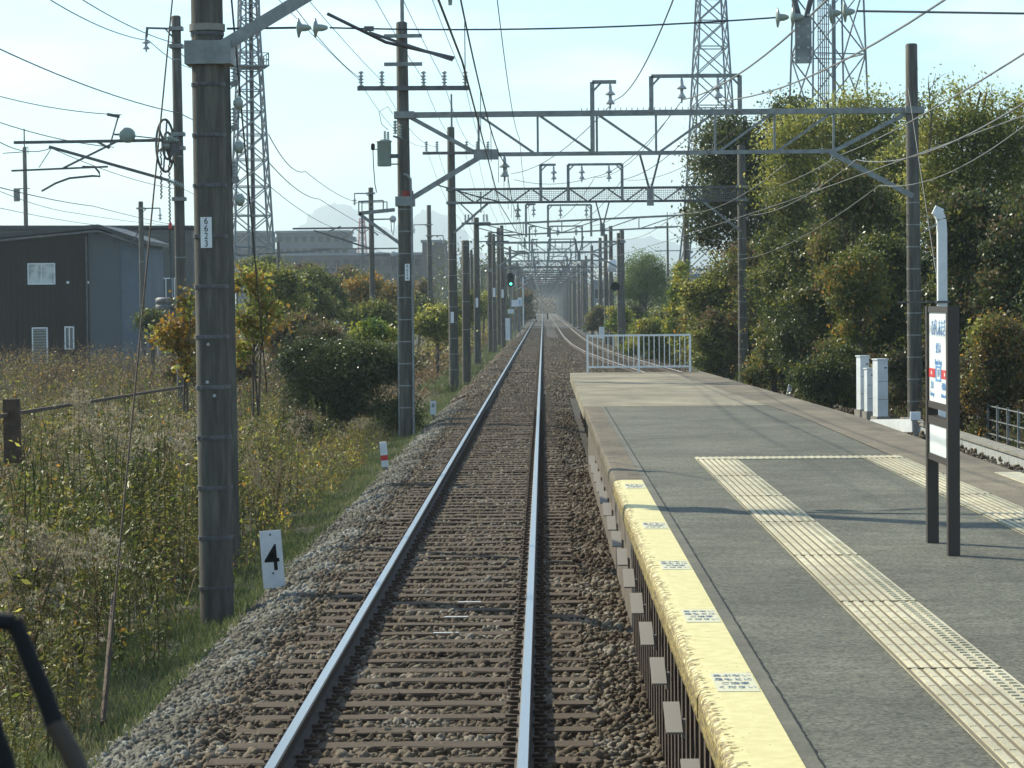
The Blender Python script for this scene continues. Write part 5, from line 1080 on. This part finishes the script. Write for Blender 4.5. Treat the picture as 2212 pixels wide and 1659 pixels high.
ft = [(590,620,55,45,110,'lf_yel','pale yellow green bush behind the orange sapling',9000),(650,660,50,50,120,'lf_mid','olive bush left of the dark glossy bush top',9000),(705,640,40,55,130,'lf_mid','tall olive bush with a dark centre in the left middle distance',9000),
 (770,640,40,42,150,'lf_gold','orange brown autumn tree left of the drum arm pole',8000),(740,615,35,28,190,'lf_brown','faded brown tree top below the apartment block',5000),(840,650,34,38,160,'lf_gold','rusty autumn tree between the drum arm pole and the second gantry pole',6000),
 (800,690,50,30,120,'lf_mid','low olive bush at the foot of the drum arm pole',7000),(900,640,26,30,210,'lf_brown','greyish brown tree right of the second gantry pole',4000),(640,600,50,24,220,'lf_brown','grey brown trees below the long building left of the slim pole',6000),
 (560,580,40,26,240,'lf_mid','light green tree top at the foot of the lattice mast',5000),(905,680,30,24,180,'lf_dark','small dark tree at the foot of the pole between two gantries',4000),(940,700,40,30,120,'lf_yel','yellow green bushes between the second and third gantry poles',6000),
 (1005,665,22,30,180,'lf_mid','olive bush between the third and fourth gantry poles',4500),(1045,660,18,26,210,'lf_yel','yellow green bush right of the fourth gantry pole',3500),(640,720,60,40,95,'lf_brown','brown and olive thicket right of the saplings',9000),
 (455,760,70,50,80,'lf_brown','brown brush behind the nearest pole',9000),(1080,665,12,24,250,'lf_dark','dark bush behind the green signal',2500),(1130,660,16,30,330,'lf_brown','dim brown bush beside the level crossing lamps',2500),(330,690,18,14,110,'lf_dark','small dark shrub beside the ribbed tank',1500)]
for i,(cx,cy,rx,ry,Y,kd,lb,n) in enumerate(ft):
    T(lb, cx, cy+ry, Y, cx, cy, rx, ry, n, .055+.0011*Y*.62, kd, 50+i, cl=.12+.0016*Y, limbs=6 if Y < 160 else 0, name='bush' if ry < 42 else 'tree', cat='bush' if ry < 42 else 'tree', zb=-1.2, mix=[('lf_mid',.3)])
# far woodland reading as one mass on both sides
def mass(label, x0, x1, y0, y1, n, h, size, kind, name):
    xs = rng.uniform(x0,x1,n); ys = rng.uniform(y0,y1,n); hh = h*(.55+.45*np.sin(xs*.35+ys*.13)*np.cos(ys*.21+xs*.1)); zs = rng.uniform(0,1,n)**.7*hh - 1
    P, Fq = quads(np.stack([xs,ys,zs],1), size*rng.uniform(.6,1.4,n)); npmesh(name, P, Fq, K[kind], kind='stuff', label=label)
mass('far woodland left of the line', -70, -7, 250, 520, 26000, 4.6, .55, 'lf_mid', 'far_woodland')
mass('brown far woodland left of the line', -95, -8, 300, 640, 16000, 5.5, .7, 'lf_brown', 'far_woodland')
mass('far woodland right of the line', 8, 60, 230, 620, 26000, 5.5, .6, 'lf_mid', 'far_woodland')
mass('dusky wood closing the far end of the line', -60, 90, 930, 1050, 26000, 21, 1.5, 'lf_brown', 'far_woodland')
mass('dark tall growth left of the far rails', -14, -5.2, 330, 460, 12000, 13, .4, 'lf_dark', 'far_woodland')
mass('dark trackside growth down the line', -8, -4.4, 130, 600, 14000, 2.6, .28, 'weed', 'far_woodland')
mass('brown trackside reeds', -8.5, -4.3, 75, 300, 26000, 2.0, .16, 'lf_brown', 'trackside_reeds')
mass('dark trackside growth right of the line', 6.4, 9, 160, 600, 14000, 2.4, .28, 'weed', 'far_woodland')
def bank(n, y0, y1, xa, xb, h, size, kind, name, asp=.5):
    ys = rng.uniform(y0,y1,n); t_ = rng.uniform(0,1,n); f = lambda y: np.interp(y, [40,58,77,100,122,160], [10.3,10.0,9.6,8.6,7.9,7.2])
    xs = f(ys) + xa + (xb-xa)*t_; hh = h*(.35+.65*np.clip(t_*2.2,0,1))*(.8+.3*np.sin(xs*1.1+ys*.7)); zs = -.35 + rng.uniform(0,1,n)**.8*hh
    P, Fq = quads(np.stack([xs,ys,zs],1), size*rng.uniform(.6,1.4,n), asp); npmesh(name, P, Fq, K[kind], kind='stuff')
bank(40000, 62, 150, -.3, 3.2, 2.6, .11, 'lf_mid', 'bank_undergrowth'); bank(60000, 60, 128, 1.2, 4.5, 5.0, .13, 'lf_dark', 'bank_undergrowth'); bank(26000, 42, 62, .5, 4, 4.2, .09, 'lf_dark', 'bank_undergrowth'); bank(16000, 40, 100, -.4, 2.5, 1.6, .08, 'lf_brown', 'bank_undergrowth'); bank(9000, 50, 150, -.3, 1.5, .9, .35, 'grass', 'bank_grass', .08)
# --- undergrowth, stuff
DM = lambda x,y: np.sin(x*2.1+1.3*np.sin(y*.7))*np.sin(y*1.1+1.7*np.sin(x*.9)) + .5*np.sin(x*4.3+y*2.9)
def ug(n, y0, y1, hfun, size, kind, name, xmax=-3.72, asp=.4, up=.5, xw=2.5, cl=True, pw=.5):
    u = rng.uniform(0,1,n)**pw; ys = y0+(y1-y0)*u; xl = -.215*ys - xw; xs = xl + (xmax-xl)*rng.uniform(0,1,n)
    kk = DM(xs,ys) + rng.normal(size=n)*.3 > -.12; xs, ys = xs[kk], ys[kk]; n = len(xs); size = size
    hh = hfun(xs,ys); zs = rng.uniform(0,1,n)**.8*hh + np.interp(xs, [-60,-14,-7,-5,-3.7,-3.15],[-1.3,-1.25,-1.15,-.95,-.62,-.56])
    P, Fq = quads(np.stack([xs,ys,zs],1), size*rng.uniform(.6,1.5,n), asp, up); npmesh(name, P, Fq, K[kind], kind='stuff')
pxf = lambda x, y: 1173+5700*x/y
hp = lambda x, y: np.clip((-3.68-x)*2.0, .10, 1)*(1.7 + .5*DM(x,y))*np.where((y > 44) & (pxf(x,y) > 600), .42, 1.)
ug(70000, 17, 85, lambda x,y: hp(x,y)*.8, .06, 'weed', 'undergrowth')
ug(60000, 17, 85, lambda x,y: hp(x,y)*.95, .16, 'twig', 'brown_twigs', asp=.05, up=.6)
ug(9000, 17, 60, lambda x,y: hp(x,y)*.95, .07, 'lf_yel', 'yellow_undergrowth')
ug(26000, 17, 70, lambda x,y: hp(x,y)*.9, .075, 'lf_mid', 'olive_undergrowth')
ug(45000, 76, 148, lambda x,y: 1.8+.5*DM(x*.5,y*.5), .10, 'lf_brown', 'dry_brush', xmax=-7, pw=1.); ug(30000, 76, 148, lambda x,y: 2.0+.5*DM(x*.5,y*.5), .4, 'twig', 'dry_brush_stems', asp=.04, up=1.4, xmax=-7, pw=1.); ug(5000, 80, 148, lambda x,y: 2.1+0*x, .12, 'lf_gold', 'orange_brush', xmax=-7, pw=1.); ug(20000, 76, 148, lambda x,y: 1.9+0*x, .12, 'weed', 'green_brush', xmax=-7, pw=1.)
ug(45000, 17, 95, lambda x,y: hp(x,y)*.9, .05, 'lf_brown', 'dry_undergrowth')
ug(13000, 17, 60, lambda x,y: hp(x,y)*1.0, .06, 'lf_gold', 'orange_undergrowth')
ug(12000, 17, 80, lambda x,y: hp(x,y)*.8, .42, 'dry', 'dry_stems', asp=.022, up=1.6)
ug(14000, 17, 60, lambda x,y: hp(x,y)*.8, .055, 'lf_ivy', 'bright_undergrowth')
n = 75000; ys = 16*(110/16)**rng.uniform(0,1,n); xs = rng.uniform(-4.6,-3.0,n); k = rng.uniform(0,1,n) < np.interp(xs,[-4.6,-3.9,-3.3,-3.0],[1,1,.7,.3]); xs, ys = xs[k], ys[k]
k = DM(xs*1.5,ys*.8)+rng.normal(size=len(xs))*.5 > -.5; xs, ys = xs[k], ys[k]
P, Fq = quads(np.stack([xs,ys,np.array([max(zg(x),bedz(x) if x>-3.3 else -9) for x in xs])+.05],1), .15*rng.uniform(.5,1.5,len(xs)), .09, 1.8); npmesh('grass', P, Fq, K['grass'], kind='stuff')
n = 30000; ys = 100*(420/100)**rng.uniform(0,1,n); xs = rng.uniform(-4.8,-2.75,n); k = DM(xs*1.5,ys*.3)+rng.normal(size=n)*.6 > -.6; xs, ys = xs[k], ys[k]
P, Fq = quads(np.stack([xs,ys,np.full(len(xs),-.40)],1), .35*rng.uniform(.5,1.5,len(xs)), .12, 1.2); npmesh('far_grass', P, Fq, K['grass'], kind='stuff')
# --- goldenrod plants, each its own thing
def goldenrod(seed, h, label, plumeness=1.):
    r = random.Random(seed); t = thing('goldenrod', label, 'plant', (0,0,0), 'goldenrod plants in the weedy field')
    m = MB(); V = []; PV = []
    def leafq(c, d, l, w, out):
        d = d.normalized(); b = d.cross(Vector((r.uniform(-1,1),r.uniform(-1,1),1))).normalized(); out += [c, c+d*l*.45+b*w, c+d*l-Vector((0,0,l*.3)), c+d*l*.45-b*w]
    for j in range(5):
        o = Vector((r.uniform(-.22,.22), r.uniform(-.22,.22), 0)); hh = h*r.uniform(.68,1.05); lx, ly = r.uniform(-.1,.35), r.uniform(-.15,.15)
        S = lambda z: o + Vector((lx*(z/h)**2+o.x*z/h, ly*(z/h)**2+o.y*z/h, z))
        m.tube([S(hh*i/6) for i in range(7)], .008, 4, r2=.003)
        for k in range(80):
            z = hh*(.12+.80*k/80); a = r.uniform(0,6.28); leafq(S(z), Vector((math.cos(a),math.sin(a),r.uniform(-.5,.6))), r.uniform(.07,.13)*(1.15-.5*k/80), .010, V)
        nb_ = int(20*plumeness)
        for k in range(nb_):
            f = k/20; z = hh*(.72+.30*f); a = r.gauss(.3,1.3); l = .34*(1-.62*f)*r.uniform(.7,1.25); c = S(z); d = Vector((math.cos(a),math.sin(a),.75))
            for q in range(20):
                s = q/20; pnt = c + d*l*s + Vector((0,0,-l*.75*s*s))
                for _ in range(1 + q%2): leafq(pnt+Vector((r.uniform(-.012,.012),r.uniform(-.012,.012),r.uniform(0,.028))), Vector((r.uniform(-.6,.6),r.uniform(-.6,.6),r.uniform(.4,1.5))), r.uniform(.026,.05), .0065, PV)
    m.build('stem', K['weed'], t)
    npmesh('leaves', np.array([tuple(v) for v in V]), np.arange(len(V)).reshape(-1,4), K[('weed','weed','weed','lf_brown','weed','lf_mid')[seed]], t)
    if PV: npmesh('plume', np.array([tuple(v) for v in PV]), np.arange(len(PV)).reshape(-1,4), K['plume'], t)
    return t
gl = 'tall weed with a drooping silvery seed plume in the thicket left of the track'
gp = [goldenrod(i, 1.35+.13*i, gl if i % 2 == 0 else ('dry brown leafy weed without a plume in the thicket left of the track' if i == 3 else 'tall green leafy weed without a plume in the thicket left of the track'), (.8,.0,.6,.0,.9,.0)[i]) for i in range(6)]
used = set(); cnt = 0
near_spots = [(60,1060,24),(95,1010,25),(150,1120,22),(25,1140,21),(205,860,34),(245,880,35),(290,880,36),(235,940,33),(270,1010,30),(300,900,38),(330,1040,30),(370,960,33),(120,1080,24),(250,1110,25),(215,850,36),(310,1190,24),(440,1000,38),(30,1040,27),(70,1230,19.5),(20,1450,18),(45,1500,17.5),(760,890,57),(730,900,56),(780,905,58),(700,830,62),(330,950,36),(350,900,40),(520,900,40),(560,960,38),(600,880,46),(180,1300,20),(100,1300,19)]
for i in range(265):
    if i < len(near_spots):
        px, py, Y = near_spots[i]; q = at(px, py, Y); x, y = q.x, Y; top = q.z
    else:
        while True:
            y = 21 + 55*rnd.random()**.8; x = rnd.uniform(-.215*y-.5, -4.15)
            if not (y > 44 and 1173+5700*x/y > 600): break
        top = None
    k = (i % 6 if i < 6 else rnd.choice((0,4,1,5,2,1,5,3))) if i < len(near_spots) else rnd.choice((1,3,5,5,1,5,3,1,5,3,2)); z = zg(x); hh = 1.35+.13*k; sc = rnd.uniform(.95,1.35) if top is None else max(.5, (top - z)/hh); rz = rnd.uniform(0,6.28)
    if top is None and x > -4.8: sc *= .7
    if k not in used: used.add(k); o = gp[k]; o.location = (x,y,z); o.rotation_euler = (0,0,rz); o.scale = (sc,)*3
    else: o = dup(gp[k], (x,y,z), rz=rz, scale=(sc,)*3)
    o.rotation_euler.x = rnd.uniform(-.1,.1); o.rotation_euler.y = rnd.uniform(-.05,.2)
# a rusty old-rail fence in the weeds
rf_ = thing('rail_fence', 'dark rusty rail fence with a thick post half buried in the weeds', 'fence', tuple(at(25,950,36)))
Lr = lambda px, py, Y: at(px,py,Y)-rf_.location
MB().bar(Lr(25,862,36),Lr(28,1000,36),.22,.12).build('post', K['rust'], rf_); MB().bar(Lr(-40,905,34),Lr(400,835,58),.05,.05).build('rail', K['rust'], rf_)
# bare twigs above the right trees
for i,(px,py,Y,lb) in enumerate(((2005,180,79,'bare twig tip sticking up right of the bare topped pole'),(2140,200,80,'tall bare twig in the upper right'),(1945,330,95,'bare twig beside the right gantry pole'),(1478,455,120,'thin bare branches reaching left of the dark evergreen'))):
    q = at(px,py,Y); m = MB(); t = thing('bare_branch', lb, 'branch', (q.x,Y,q.z-2.2)); r = random.Random(i)
    m.tube([(0,0,0),(.1,0,1.1),(0,0,2.2)], .03, 4, r2=.01)
    for k in range(12): z = .5+k*.14; a = r.uniform(-1,1); m.tube([(.05,0,z),(.05+a*.5,r.uniform(-.2,.2),z+.35),(.05+a*.8,0,z+.45+r.uniform(0,.3))], .012, 3, r2=.006)
    m.build('twigs', K['bark'], t)
# ---------------------------------------------------------------- haze
hz = bpy.data.materials.new('haze'); hz.use_nodes = True; t = hz.node_tree; t.nodes.clear(); ou = t.nodes.new('ShaderNodeOutputMaterial'); pv = t.nodes.new('ShaderNodeVolumePrincipled')
pv.inputs['Color'].default_value = (.80,.93,1,1); pv.inputs['Density'].default_value = HAZE; pv.inputs['Anisotropy'].default_value = .35
t.links.new(pv.outputs[0], ou.inputs['Volume'])
MB().box((0,3850,147), (6990,8200,302)).build('haze', hz, kind='stuff')
